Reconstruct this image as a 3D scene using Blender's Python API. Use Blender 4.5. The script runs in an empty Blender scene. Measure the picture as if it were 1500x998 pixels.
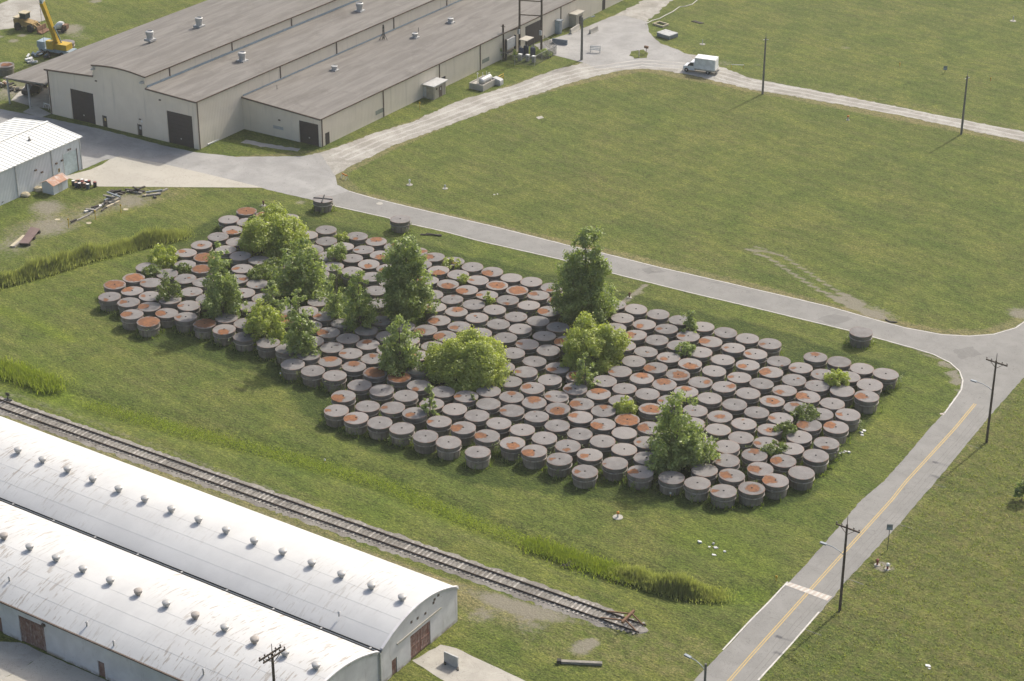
import bpy, math, random
import numpy as np
random.seed(7); RNG = np.random.default_rng(11)
sc = bpy.context.scene
COL = sc.collection
R = math.radians

# ---------------------------------------------------------------- camera, sky, sun, exposure
CAM_H, PITCH, YAW, FPX = 128.0, R(27.0), R(33.3), 3000.0     # FPX: focal length for a 1500 px wide picture
cam_d = bpy.data.cameras.new('camera'); cam = bpy.data.objects.new('camera', cam_d); COL.objects.link(cam)
cam.location = (0, 0, CAM_H); cam.rotation_euler = (R(90) - PITCH, 0, YAW)
cam_d.sensor_width = 36.0; cam_d.lens = 36.0 * FPX / 1500.0
cam_d.clip_start = 1.0; cam_d.clip_end = 8000.0
sc.camera = cam

SUN_EL, SUN_AZ = R(43.5), R(84.5)          # azimuth counted from +X towards +Y: the light comes from behind the yard
world = bpy.data.worlds.new('World'); sc.world = world; world.use_nodes = True
wn = world.node_tree.nodes; wn.clear()
wo = wn.new('ShaderNodeOutputWorld'); wb = wn.new('ShaderNodeBackground'); ws = wn.new('ShaderNodeTexSky')
ws.sky_type = 'NISHITA'; ws.sun_disc = False; ws.sun_elevation = SUN_EL; ws.sun_rotation = R(90) - SUN_AZ
ws.air_density = 1.0; ws.dust_density = 5.0; ws.ozone_density = 1.0
wb.inputs['Strength'].default_value = 0.14
world.node_tree.links.new(ws.outputs[0], wb.inputs[0]); world.node_tree.links.new(wb.outputs[0], wo.inputs[0])
sun_d = bpy.data.lights.new('sun', 'SUN'); sun = bpy.data.objects.new('sun', sun_d); COL.objects.link(sun)
sun_d.energy = 3.1; sun_d.angle = R(1.0); sun_d.color = (1.0, 0.945, 0.85)
sun.rotation_euler = (R(90) - SUN_EL, 0, SUN_AZ + R(90))
sun.location = (0, 0, 200)
sc.view_settings.view_transform = 'Standard'; sc.view_settings.look = 'None'
sc.cycles.use_denoising = True
sc.view_settings.exposure = 0.47; sc.view_settings.gamma = 1.0

# ---------------------------------------------------------------- survey helpers: where a spot of the photo lies on the ground
_r = np.array([math.cos(YAW), math.sin(YAW), 0]); _h = np.array([-math.sin(YAW), math.cos(YAW), 0]); _z = np.array([0, 0, 1.0])
_f = math.cos(PITCH)*_h - math.sin(PITCH)*_z; _u = math.sin(PITCH)*_h + math.cos(PITCH)*_z
def g(x, y, z=0.0):
    d = _f*FPX + _r*(x-750) - _u*(y-499); t = (z-CAM_H)/d[2]
    return (float(d[0]*t), float(d[1]*t))
def g3(x, y, z=0.0): return (*g(x, y, z), z)
def gl(pts, z=0.0): return [g(x, y, z) for x, y in pts]
def hgt(p, ytop):
    """height of a vertical thing standing at p whose top shows at row ytop"""
    lo, hi = 0.0, 60.0
    for _ in range(40):
        m = (lo+hi)/2; d = np.array([p[0], p[1], m-CAM_H]); y = 499-FPX*(d@_u)/(d@_f)
        if y > ytop: lo = m
        else: hi = m
    return lo

# ---------------------------------------------------------------- node shorthand
class NT:
    def __init__(s, name):
        s.m = bpy.data.materials.new(name); s.m.use_nodes = True; s.t = s.m.node_tree; s.t.nodes.clear()
        s.out = s.n('ShaderNodeOutputMaterial')
    def n(s, typ, **k):
        x = s.t.nodes.new(typ)
        for a, b in k.items(): setattr(x, a, b)
        return x
    def link(s, a, b): s.t.links.new(a, b)
    def put(s, sock, v):
        if isinstance(v, bpy.types.NodeSocket): s.link(v, sock)
        elif isinstance(v, (tuple, list)) and len(v) == 3 and sock.type == 'RGBA': sock.default_value = (*v, 1)
        else: sock.default_value = v
    def coord(s, kind='Object'): return s.n('ShaderNodeTexCoord').outputs[kind]
    def pos(s): return s.n('ShaderNodeNewGeometry').outputs['Position']
    def mapping(s, vec, scale=(1, 1, 1), rot=(0, 0, 0), loc=(0, 0, 0)):
        m = s.n('ShaderNodeMapping'); s.link(vec, m.inputs[0]); m.inputs['Scale'].default_value = scale
        m.inputs['Rotation'].default_value = rot; m.inputs['Location'].default_value = loc; return m.outputs[0]
    def noise(s, vec, scale=1.0, detail=3.0, rough=0.55, dist=0.0, col=False):
        x = s.n('ShaderNodeTexNoise'); s.link(vec, x.inputs['Vector']); x.inputs['Scale'].default_value = scale
        x.inputs['Detail'].default_value = detail; x.inputs['Roughness'].default_value = rough; x.inputs['Distortion'].default_value = dist
        return x.outputs['Color' if col else 'Fac']
    def math(s, op, a, b=0.0, c=0.0, clamp=False):
        x = s.n('ShaderNodeMath', operation=op, use_clamp=clamp); s.put(x.inputs[0], a); s.put(x.inputs[1], b); s.put(x.inputs[2], c); return x.outputs[0]
    def ramp(s, v, a, b, lo=0.0, hi=1.0, smooth=True):
        x = s.n('ShaderNodeMapRange', interpolation_type='SMOOTHSTEP' if smooth else 'LINEAR')
        s.put(x.inputs[0], v); s.put(x.inputs[1], a); s.put(x.inputs[2], b); s.put(x.inputs[3], lo); s.put(x.inputs[4], hi); return x.outputs[0]
    def mix(s, f, a, b, blend='MIX'):
        x = s.n('ShaderNodeMix', data_type='RGBA', blend_type=blend); s.put(x.inputs[0], f); s.put(x.inputs[6], a); s.put(x.inputs[7], b); return x.outputs[2]
    def attr(s, name, typ='GEOMETRY', out='Fac'):
        x = s.n('ShaderNodeAttribute', attribute_type=typ, attribute_name=name); return x.outputs[out]
    def rnd(s): return s.n('ShaderNodeObjectInfo').outputs['Random']
    def sep(s, vec):
        x = s.n('ShaderNodeSeparateXYZ'); s.link(vec, x.inputs[0]); return x.outputs
    def bump(s, h, strength=0.4, dist=0.05):
        x = s.n('ShaderNodeBump'); s.link(h, x.inputs['Height']); x.inputs['Strength'].default_value = strength; x.inputs['Distance'].default_value = dist; return x.outputs[0]
    def bsdf(s, col, rough=0.8, metal=0.0, normal=None, spec=0.3, alpha=None):
        x = s.n('ShaderNodeBsdfPrincipled'); s.put(x.inputs['Base Color'], col); s.put(x.inputs['Roughness'], rough); s.put(x.inputs['Metallic'], metal)
        x.inputs['Specular IOR Level'].default_value = spec
        if normal is not None: s.link(normal, x.inputs['Normal'])
        if alpha is not None: s.put(x.inputs['Alpha'], alpha)
        s.link(x.outputs[0], s.out.inputs['Surface']); return x
M = {}
def worn(name, c1, c2, rough=0.8, scale=1.2, fine=9.0, metal=0.0, spec=0.3, var=0.25, streak=None, vobj=0.0):
    """painted or raw surface: two tones, fine grain, optional vertical streaks, optional tone per object"""
    t = NT(name); v = t.coord()
    f = t.ramp(t.noise(v, scale, 4), 0.35, 0.68)
    c = t.mix(f, c1, c2)
    if streak: c = t.mix(t.ramp(t.noise(t.mapping(v, streak[0]), 1.0, 3), 0.5, 0.75, 0, streak[2]), c, streak[1])
    fn = t.noise(v, fine, 3)
    c = t.mix(1.0, c, t.mix(fn, (1-var,)*3, (1+var,)*3), 'MULTIPLY')
    if vobj:
        k = t.math('MULTIPLY_ADD', t.rnd(), 2*vobj, 1-vobj); x = t.n('ShaderNodeCombineColor')
        for i in range(3): t.link(k, x.inputs[i])
        c = t.mix(1.0, c, x.outputs[0], 'MULTIPLY')
    t.bsdf(c, rough, metal, t.bump(fn, 0.25, 0.02), spec); M[name] = t.m; return t.m
def plain(name, c, rough=0.6, metal=0.0, var=0.15): return worn(name, c, tuple(x*0.82 for x in c), rough, 1.5, 14, metal, 0.35, var)

# ---------------------------------------------------------------- mesh shorthand
class MB:
    def __init__(s, xf=None): s.v = []; s.f = []; s.xf = xf
    def add(s, vs, fs):
        b = len(s.v); s.v += [s.xf(p) if s.xf else tuple(p) for p in vs]; s.f += [tuple(b+i for i in f) for f in fs]; return s
    def box(s, x0, x1, y0, y1, z0, z1):
        return s.add([(x0,y0,z0),(x1,y0,z0),(x1,y1,z0),(x0,y1,z0),(x0,y0,z1),(x1,y0,z1),(x1,y1,z1),(x0,y1,z1)],
                     [(0,3,2,1),(4,5,6,7),(0,1,5,4),(1,2,6,5),(2,3,7,6),(3,0,4,7)])
    def bar(s, a, b, w, h=None, up=(0,0,1)):
        """square bar from a to b"""
        h = h or w; a = np.array(a, float); b = np.array(b, float); d = b-a; d /= np.linalg.norm(d)
        u = np.array(up, float)
        if abs(d@u) > 0.95: u = np.array([1.0, 0, 0])
        x = np.cross(d, u); x /= np.linalg.norm(x); y = np.cross(x, d)
        vs = [tuple(p + sx*x*w/2 + sy*y*h/2) for p in (a, b) for sx, sy in ((-1,-1),(1,-1),(1,1),(-1,1))]
        return s.add(vs, [(0,1,2,3),(7,6,5,4),(0,4,5,1),(1,5,6,2),(2,6,7,3),(3,7,4,0)])
    def tube(s, pts, rad, n=8, caps=True):
        pts = [np.array(p, float) for p in pts]; k = len(pts)
        if not hasattr(rad, '__len__'): rad = [rad]*k
        vs = []; fs = []; prev = None
        for i, p in enumerate(pts):
            d = pts[min(i+1, k-1)]-pts[max(i-1, 0)]; d /= np.linalg.norm(d)
            u = np.array([0, 0, 1.0]) if abs(d[2]) < 0.9 else np.array([1.0, 0, 0])
            if prev is not None: u = prev
            x = np.cross(d, u); x /= np.linalg.norm(x); y = np.cross(x, d); prev = y
            for j in range(n):
                a = 2*math.pi*j/n; vs.append(tuple(p + rad[i]*(math.cos(a)*x + math.sin(a)*y)))
        for i in range(k-1):
            for j in range(n):
                a, b = i*n+j, i*n+(j+1) % n; fs.append((a, a+n, b+n, b))
        if caps: fs.append(tuple(range(n))); fs.append(tuple((k-1)*n+j for j in reversed(range(n))))
        return s.add(vs, fs)
    def lathe(s, prof, n=24, c=(0,0), cap=True):
        vs = []; fs = []; k = len(prof)
        for r, z in prof:
            for j in range(n):
                a = 2*math.pi*j/n; vs.append((c[0]+r*math.cos(a), c[1]+r*math.sin(a), z))
        for i in range(k-1):
            for j in range(n):
                a, b = i*n+j, i*n+(j+1) % n; fs.append((a, b, b+n, a+n))
        if cap: fs.append(tuple(reversed(range(n)))); fs.append(tuple((k-1)*n+j for j in range(n)))
        return s.add(vs, fs)
    def prism(s, poly, z0, z1):
        n = len(poly); A = sum(poly[i][0]*poly[(i+1)%n][1]-poly[(i+1)%n][0]*poly[i][1] for i in range(n))
        if A < 0: poly = poly[::-1]
        vs = [(x, y, z0) for x, y in poly]+[(x, y, z1) for x, y in poly]
        fs = [tuple(reversed(range(n))), tuple(range(n, 2*n))]+[(i, (i+1)%n, n+(i+1)%n, n+i) for i in range(n)]
        return s.add(vs, fs)
    def extr(s, prof, a, b, axis):
        """profile in a vertical plane pushed along x or y: prof = (t, z), axis 'x': t is y, axis 'y': t is x"""
        n = len(prof); q = (lambda t, z, k: (k, t, z)) if axis == 'x' else (lambda t, z, k: (t, k, z))
        vs = [q(t, z, a) for t, z in prof]+[q(t, z, b) for t, z in prof]
        return s.add(vs, [tuple(range(n)), tuple(reversed(range(n, 2*n)))]+[(i, i+n, (i+1)%n+n, (i+1)%n) for i in range(n)])
    def mesh(s, name):
        me = bpy.data.meshes.new(name); me.from_pydata(s.v, [], s.f); me.update(); return me
    def build(s, name, m, parent=None, smooth=False, recalc=True):
        me = s.mesh(name)
        if recalc:
            import bmesh
            bm = bmesh.new(); bm.from_mesh(me); bmesh.ops.recalc_face_normals(bm, faces=bm.faces); bm.to_mesh(me); bm.free()
        me.materials.append(M[m]); o = bpy.data.objects.new(name, me); COL.objects.link(o)
        if smooth:
            me.shade_smooth()
            me.set_sharp_from_angle(angle=R(38))
        if parent: o.parent = parent
        return o
def tag(o, label, cat, group=None, kind=None):
    o['label'] = label
    if cat: o['category'] = cat
    if group: o['group'] = group
    if kind: o['kind'] = kind
    return o
def thing(name, label, cat, loc=(0,0,0), rz=0.0, group=None):
    o = bpy.data.objects.new(name, None); COL.objects.link(o); o.location = loc; o.rotation_euler = (0, 0, rz); o.empty_display_size = 0.5
    return tag(o, label, cat, group)
def struct(o, label): o['kind'] = 'structure'; o['label'] = label; return o
def part(name, m, parent, smooth=False, xf=None, **k): pass

def dist_poly(P, line):
    """distance of points P (n,2) to a polyline"""
    d = np.full(len(P), 1e9); L = np.array(line, float)
    for a, b in zip(L[:-1], L[1:]):
        v = b-a; t = np.clip(((P-a)@v)/(v@v), 0, 1); d = np.minimum(d, np.linalg.norm(P-(a+t[:, None]*v), axis=1))
    return d
def inside(P, poly):
    x, y = P[:, 0], P[:, 1]; r = np.zeros(len(P), bool); n = len(poly); j = n-1
    for i in range(n):
        xi, yi = poly[i]; xj, yj = poly[j]
        r ^= ((yi > y) != (yj > y)) & (x < (xj-xi)*(y-yi)/((yj-yi) or 1e-9)+xi); j = i
    return r

# ---------------------------------------------------------------- materials
def grass_material():
    t = NT('grass'); p = t.pos()
    big = t.noise(p, 0.035, 4, 0.55, 0.6); mid = t.noise(p, 0.16, 5, 0.6, 0.8); sm = t.noise(p, 0.9, 5, 0.65)
    strk = t.noise(t.mapping(p, (0.16, 1.1, 1), (0, 0, R(-14))), 0.9, 4, 0.6, 0.5); blade = t.noise(t.mapping(p, (0.55, 1.5, 1), (0, 0, R(33))), 2.4, 5, 0.75, 0.4); clump = t.noise(p, 0.42, 4, 0.65, 0.8)
    fine = t.noise(p, 4.2, 4, 0.75); vfine = t.noise(p, 11.0, 2, 0.7)
    green, ygreen, dull, straw = (0.078, 0.107, 0.024), (0.120, 0.143, 0.034), (0.108, 0.114, 0.044), (0.168, 0.155, 0.078)
    c = t.mix(t.ramp(mid, 0.36, 0.66), green, ygreen)
    c = t.mix(t.ramp(strk, 0.40, 0.72, 0, 0.6), c, dull)
    br = t.attr('brown'); f = t.math('ADD', t.ramp(big, 0.42, 0.70, 0, 0.28), br)
    c = t.mix(t.math('MULTIPLY', f, t.ramp(sm, 0.30, 0.72), clamp=True), c, (0.120, 0.111, 0.050))
    c = t.mix(t.math('MULTIPLY', t.attr('lush'), t.ramp(sm, 0.2, 0.6, 0.45, 1.0), clamp=True), c, (0.118, 0.155, 0.022))
    c = t.mix(t.math('MULTIPLY', t.attr('dark_weed'), t.ramp(sm, 0.2, 0.6, 0.5, 1.0), clamp=True), c, (0.034, 0.055, 0.014))
    dry = t.math('ADD', t.attr('dry'), t.math('MULTIPLY_ADD', sm, 0.9, -0.45)); c = t.mix(t.ramp(dry, 0.30, 0.75, 0, 0.9), c, straw)
    # clumps of fine light and dark blades
    c = t.mix(1.0, c, t.mix(t.ramp(blade, 0.28, 0.72), (0.48, 0.51, 0.50), (1.56, 1.50, 1.46)), 'MULTIPLY')
    c = t.mix(1.0, c, t.mix(t.ramp(clump, 0.30, 0.70), (0.90, 0.93, 0.92), (1.09, 1.06, 1.07)), 'MULTIPLY')
    wide = t.noise(p, 0.055, 5, 0.62, 1.0); c = t.mix(1.0, c, t.mix(t.ramp(wide, 0.30, 0.70), (0.88, 0.95, 0.88), (1.09, 1.04, 1.08)), 'MULTIPLY')
    sw = t.sep(p); mow = t.math('SINE', t.math('ADD', t.math('MULTIPLY', t.math('ADD', t.math('MULTIPLY', sw[0], 0.22), sw[1]), 2.1), t.math('MULTIPLY', t.noise(p, 0.09, 3), 14.0)))
    c = t.mix(1.0, c, t.mix(t.ramp(mow, -0.9, 0.9), (0.93, 0.94, 0.93), (1.07, 1.06, 1.07)), 'MULTIPLY')
    c = t.mix(1.0, c, t.mix(t.ramp(fine, 0.25, 0.78), (0.40, 0.44, 0.42), (1.60, 1.54, 1.46)), 'MULTIPLY')
    c = t.mix(1.0, c, t.mix(vfine, (0.72,)*3, (1.28,)*3), 'MULTIPLY')
    bare = t.math('ADD', t.attr('bare'), t.math('MULTIPLY_ADD', t.noise(p, 1.4, 6, 0.7), 1.1, -0.55))
    gv = t.mix(fine, (0.15, 0.135, 0.105), (0.29, 0.265, 0.215))
    c = t.mix(t.ramp(bare, 0.42, 0.92, 0, 0.85), c, gv)
    hgtv = t.math('ADD', fine, t.math('MULTIPLY', sm, 1.2))
    t.bsdf(c, 0.95, 0, t.bump(hgtv, 0.9, 0.16), 0.12); M['grass'] = t.m
grass_material()

def pavement(name, c1, c2, stain, scale=0.35, joints=0.0):
    t = NT(name); p = t.pos()
    c = t.mix(t.ramp(t.noise(p, scale, 5, 0.6, 0.4), 0.3, 0.7), c1, c2)
    c = t.mix(t.ramp(t.noise(p, scale*0.35, 4, 0.6), 0.48, 0.75, 0, 0.6), c, stain)
    f = t.noise(p, 7.0, 4, 0.7)
    c = t.mix(1.0, c, t.mix(f, (0.84,)*3, (1.16,)*3), 'MULTIPLY')
    cr = t.noise(p, 0.5, 5, 0.6, 1.2); crack = t.ramp(t.math('ABSOLUTE', t.math('SUBTRACT', cr, 0.5)), 0.0, 0.006, 0.6, 0.0)
    c = t.mix(crack, c, (0.07, 0.068, 0.06))
    t.bsdf(c, 0.9, 0, t.bump(f, 0.3, 0.03), 0.25); M[name] = t.m
pavement('road', (0.202, 0.197, 0.184), (0.235, 0.229, 0.214), (0.172, 0.168, 0.158))
pavement('asphalt', (0.235, 0.230, 0.218), (0.305, 0.298, 0.284), (0.38, 0.37, 0.345), 0.22)
pavement('concrete_pad', (0.375, 0.350, 0.298), (0.410, 0.385, 0.328), (0.33, 0.31, 0.265), 0.3)
pavement('slab', (0.33, 0.31, 0.27), (0.40, 0.38, 0.33), (0.26, 0.25, 0.22), 0.5)
def gravel_material(name, a, b, c3):
    t = NT(name); p = t.pos()
    c = t.mix(t.ramp(t.noise(t.mapping(p, (0.25, 0.25, 1)), 1.0, 5, 0.65, 0.6), 0.34, 0.66), a, b)
    c = t.mix(t.ramp(t.noise(p, 0.8, 5, 0.7, 0.5), 0.52, 0.75, 0, 0.75), c, c3)
    f = t.noise(p, 6.5, 5, 0.8); c = t.mix(1.0, c, t.mix(t.ramp(f, 0.25, 0.75), (0.66,)*3, (1.34,)*3), 'MULTIPLY')
    t.bsdf(c, 0.95, 0, t.bump(f, 0.8, 0.06), 0.15); M[name] = t.m
gravel_material('gravel', (0.25, 0.235, 0.205), (0.36, 0.345, 0.31), (0.19, 0.18, 0.155))
gravel_material('ballast', (0.165, 0.152, 0.135), (0.25, 0.235, 0.21), (0.12, 0.10, 0.08))
gravel_material('dirt', (0.22, 0.185, 0.135), (0.31, 0.275, 0.215), (0.16, 0.14, 0.09))

def lid_material():
    t = NT('lid_metal'); v = t.coord('Object'); s = t.sep(v)
    sd = t.math('MULTIPLY', t.rnd(), 80.0); off = t.n('ShaderNodeCombineXYZ'); t.link(sd, off.inputs[0]); t.link(sd, off.inputs[2])
    va = t.n('ShaderNodeVectorMath', operation='ADD'); t.link(v, va.inputs[0]); t.link(off.outputs[0], va.inputs[1]); w = va.outputs[0]
    base = t.mix(t.ramp(t.noise(w, 0.9, 4, 0.6), 0.35, 0.7), (0.150, 0.141, 0.136), (0.205, 0.196, 0.190))
    base = t.mix(t.math('MULTIPLY_ADD', t.rnd(), 0.7, 0.0), base, (0.176, 0.162, 0.152))
    base = t.mix(t.ramp(t.noise(w, 3.2, 5, 0.65), 0.56, 0.74, 0, 0.5), base, (0.255, 0.246, 0.24))
    rad = t.math('SQRT', t.math('ADD', t.math('POWER', s[0], 2.0), t.math('POWER', s[1], 2.0)))
    edge = t.math('MULTIPLY', t.ramp(rad, 1.36, 1.60), t.ramp(t.noise(w, 1.6, 4, 0.6), 0.38, 0.62))
    base = t.mix(t.math('MULTIPLY', edge, 0.75), base, (0.20, 0.115, 0.080))
    # rust: centre and size come from the lid itself
    dx = t.math('SUBTRACT', s[0], t.attr('rust_x', 'OBJECT')); dy = t.math('SUBTRACT', s[1], t.attr('rust_y', 'OBJECT'))
    d = t.math('SQRT', t.math('ADD', t.math('MULTIPLY', dx, dx), t.math('MULTIPLY', dy, dy)))
    d = t.math('ADD', d, t.math('MULTIPLY_ADD', t.noise(w, 1.5, 4, 0.55), 1.3, -0.65))
    k = t.math('SUBTRACT', t.attr('rust_r', 'OBJECT'), d)
    halo = t.ramp(k, -0.16, 0.04, 0, 0.75); core = t.ramp(k, -0.02, 0.12)
    base = t.mix(halo, base, (0.115, 0.092, 0.080))
    rust = t.mix(t.ramp(t.noise(w, 2.2, 5, 0.65), 0.36, 0.66), (0.125, 0.055, 0.028), (0.215, 0.088, 0.032))
    rust = t.mix(t.ramp(t.noise(w, 5.5, 3, 0.6), 0.58, 0.72, 0, 0.6), rust, (0.10, 0.055, 0.035))
    base = t.mix(core, base, rust)
    vv = t.math('MULTIPLY_ADD', t.rnd(), 0.34, 0.84); vc = t.n('ShaderNodeCombineColor'); [t.link(vv, vc.inputs[i]) for i in range(3)]; base = t.mix(1.0, base, vc.outputs[0], 'MULTIPLY')
    f = t.noise(w, 12.0, 4, 0.7); base = t.mix(1.0, base, t.mix(f, (0.82,)*3, (1.18,)*3), 'MULTIPLY')
    t.bsdf(base, 0.82, 0.0, t.bump(f, 0.25, 0.02), 0.3); M['lid_metal'] = t.m
lid_material()
worn('tank_body', (0.165, 0.146, 0.122), (0.25, 0.224, 0.188), 0.9, 0.8, 8, 0, 0.2, 0.22, ((5, 5, 0.25), (0.10, 0.075, 0.055), 0.7), 0.18)
worn('tank_skirt', (0.145, 0.130, 0.114), (0.208, 0.188, 0.166), 0.85, 0.9, 8, 0, 0.25, 0.2, ((4, 4, 0.3), (0.12, 0.075, 0.050), 0.6), 0.18)
worn('tank_ring', (0.20, 0.18, 0.155), (0.31, 0.285, 0.25), 0.7, 1.6, 9, 0, 0.3, 0.2, ((3, 3, 0.3), (0.17, 0.09, 0.05), 0.6), 0.2)
gravel_material('gravel_light', (0.33, 0.315, 0.285), (0.42, 0.405, 0.37), (0.27, 0.258, 0.232))
plain('dark_hole', (0.02, 0.018, 0.017), 0.9)

# ---------------------------------------------------------------- ground sheet with its own dips, bare and lush spots
DITCH = gl([(-60,545),(0,548),(60,572),(130,592),(220,617),(330,645),(430,670),(560,708),(680,760),(790,800),(870,826),(950,852),(1050,872),(1110,870)])
STRIP = gl([(-60,425),(0,414),(60,398),(125,378),(200,358),(272,343)])
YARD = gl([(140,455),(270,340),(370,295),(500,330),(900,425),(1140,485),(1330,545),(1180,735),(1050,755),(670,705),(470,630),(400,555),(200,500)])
def smooth(d, a, b): return np.clip((b-d)/(b-a), 0, 1)**2*(3-2*np.clip((b-d)/(b-a), 0, 1))
def build_ground():
    fx = np.arange(-325, -35, 0.8); fy = np.arange(98, 412, 0.8)
    xs = np.concatenate([[-4000, -2000, -900, -500, -380, -340], fx, [-20, 20, 120, 400, 1200, 4000]])
    ys = np.concatenate([[-3000, -1000, -200, 0, 60, 88], fy, [430, 480, 600, 1000, 2500, 6000]])
    X, Y = np.meshgrid(xs, ys); P = np.stack([X.ravel(), Y.ravel()], 1); n = len(P); nx, ny = len(xs), len(ys)
    z = np.zeros(n); A = {k: np.zeros(n, np.float32) for k in ('lush', 'brown', 'dry', 'bare', 'dark_weed')}
    dd = dist_poly(P, DITCH); ds = dist_poly(P, STRIP)
    z -= 0.40*smooth(dd, 0.6, 4.0); z -= 0.35*smooth(ds, 0.6, 4.0)
    nz = np.sin(P[:, 0]*0.31+np.sin(P[:, 1]*0.27))*np.sin(P[:, 1]*0.23+1.3)*0.5+0.5
    A['lush'] += smooth(dd, 0.3, 2.6)*(0.55+0.45*nz)
    A['lush'] += smooth(dist_poly(P, gl([(-40,440),(20,462),(60,478),(100,497)])), 0.4, 2.0)*0.8
    A['lush'] += smooth(dist_poly(P, STRIP), 1.0, 4.5)*0.5
    yard = inside(P, YARD); A['dark_weed'] += yard*0.75  # darker weed green over the whole tank yard ground
    def spot(key, px, r, amt=1.0):
        c = np.array(g(*px)); A[key] += smooth(np.linalg.norm(P-c, axis=1), r*0.2, r)*amt
    def band(key, pts, w, amt=1.0): A[key] += smooth(dist_poly(P, gl(pts)), w*0.25, w)*amt
    # lower right rough field, far field, central field
    A['brown'] += inside(P, gl([(1112,998),(1348,732),(1500,553),(1700,300),(1900,1100),(1112,1100)]))*0.62
    A['dry'] += inside(P, gl([(1112,998),(1348,732),(1500,553),(1700,300),(1900,1100),(1112,1100)]))*0.12
    A['brown'] += inside(P, gl([(500,262),(740,156),(940,103),(1500,210),(1900,300),(1500,468),(1420,490),(1100,420),(520,280)]))*0.16
    A['brown'] += inside(P, gl([(950,40),(1010,85),(1500,195),(1900,280),(1900,-100),(980,-60)]))*0.10
    band('dry', [(1000,100),(1300,150),(1520,195)], 5, 0.4)
    # edges of the roads run dry
    band('dry', [(493,262),(520,285),(700,330),(900,374),(1100,422),(1286,470),(1380,491),(1454,490),(1500,471)], 3.0, 0.75)
    band('dry', [(491,257),(577,213),(700,161),(828,124),(940,101),(1100,131),(1500,208)], 2.5, 0.7)
    band('dry', [(350,232),(480,222),(603,180),(750,126),(857,92)], 2.0, 0.6)
    band('dry', [(1040,1000),(1201,900),(1348,735),(1500,556)], 1.6, 0.35)
    band('dry', [(0,608),(300,712),(672,868),(760,900)], 2.6, 0.65)
    band('dry', [(690,890),(760,905),(850,945),(1000,960)], 9, 0.45)
    band('dry', [(30,340),(150,300),(250,282)], 8, 0.5)
    # bare ground
    for p, r, a in [((735,890),5,.5),((790,905),4,.48),((850,950),2.4,.95),((868,940),1.6,.9),((695,905),3,.5),((770,930),4,.42),((1000,855),0.1,0),
                    ((40,340),9,.56),((100,325),8,.54),((160,300),8,.54),((215,290),7,.5),((10,370),7,.5),((75,300),5,.45),((60,305),5,.5),
                    ((1392,548),1.5,.9),((1400,560),1.6,1.0),((1380,535),1.4,.8),((1402,572),1.1,.9),
                    ((1290,829),1.6,.9),((1300,832),1.6,.8),((900,447),1.4,.9),((942,430),1.0,.6),((1185,525),1.5,.7),
                    ((440,297),2.0,.75),((386,302),1.4,.9),((1300,465),4,.6),((1270,452),4,.6),((1240,440),3.5,.5),
                    ((1240,70),2,.7),((1215,72),3,.5),((790,172),1.2,.4),((500,210),2,.3),((20,60),2.2,.9),((32,52),2.0,.9),((0,54),1.6,.9),((140,2),2.5,.9),
                    ((90,45),6,.6),((120,55),5,.55),((60,95),6,.6),((110,40),5,.5),((10,140),6,.7),((30,125),6,.65),((130,15),3,.5),((820,66),3,.6),((1110,95),3,.5),((1060,93),4,.6),
                    ((1490,455),4,.5),((1497,462),3,.55),((600,200),2,.4)]:
        spot('bare', p, r, a)
    band('bare', [(1095,365),(1130,380),(1160,400),(1200,425),(1240,445),(1290,466)], 0.8, .98)
    band('bare', [(1105,362),(1145,374),(1185,400),(1222,424),(1260,446)], 0.8, .9)
    band('bare', [(905,446),(918,440),(930,430),(944,418)], 1.0, 1.0)
    band('bare', [(0,575),(30,580),(400,718),(700,838),(945,913)], 1.6, .55)
    band('bare', [(0,612),(300,722),(500,800),(760,890),(940,930)], 1.8, .55)
    band('bare', [(1340,513),(1372,524),(1395,537),(1407,558)], 0.8, .8)
    band('bare', [(1272,470),(1300,476),(1335,484)], 0.9, .7)
    band('brown', [(740,170),(830,230),(920,300),(1050,380)], 3, .3)
    band('lush', [(1010,790),(1060,800),(1110,830)], 4, .5)
    for k in ((85,560),(35,545)): spot('lush', k, 6, .6)
    spot('lush', (1250,590), 10, .35); spot('lush', (560,760), 9, .3); spot('brown', (230,545), 9, .5); spot('brown', (640,780), 8, .45); spot('brown', (950,790), 8, .35)
    idx = np.arange(nx*ny).reshape(ny, nx)
    F = np.stack([idx[:-1, :-1].ravel(), idx[:-1, 1:].ravel(), idx[1:, 1:].ravel(), idx[1:, :-1].ravel()], 1)
    me = bpy.data.meshes.new('ground'); me.vertices.add(n); me.vertices.foreach_set('co', np.column_stack([P, z]).astype(np.float32).ravel())
    me.loops.add(F.size); me.loops.foreach_set('vertex_index', F.astype(np.int32).ravel()); me.polygons.add(len(F))
    me.polygons.foreach_set('loop_start', np.arange(0, F.size, 4, dtype=np.int32)); me.update(calc_edges=True)
    for k, v in A.items():
        a = me.attributes.new(k, 'FLOAT', 'POINT'); a.data.foreach_set('value', v.astype(np.float32))
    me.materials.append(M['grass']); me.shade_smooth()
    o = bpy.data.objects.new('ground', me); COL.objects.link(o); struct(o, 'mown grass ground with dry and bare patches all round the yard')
build_ground()

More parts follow.
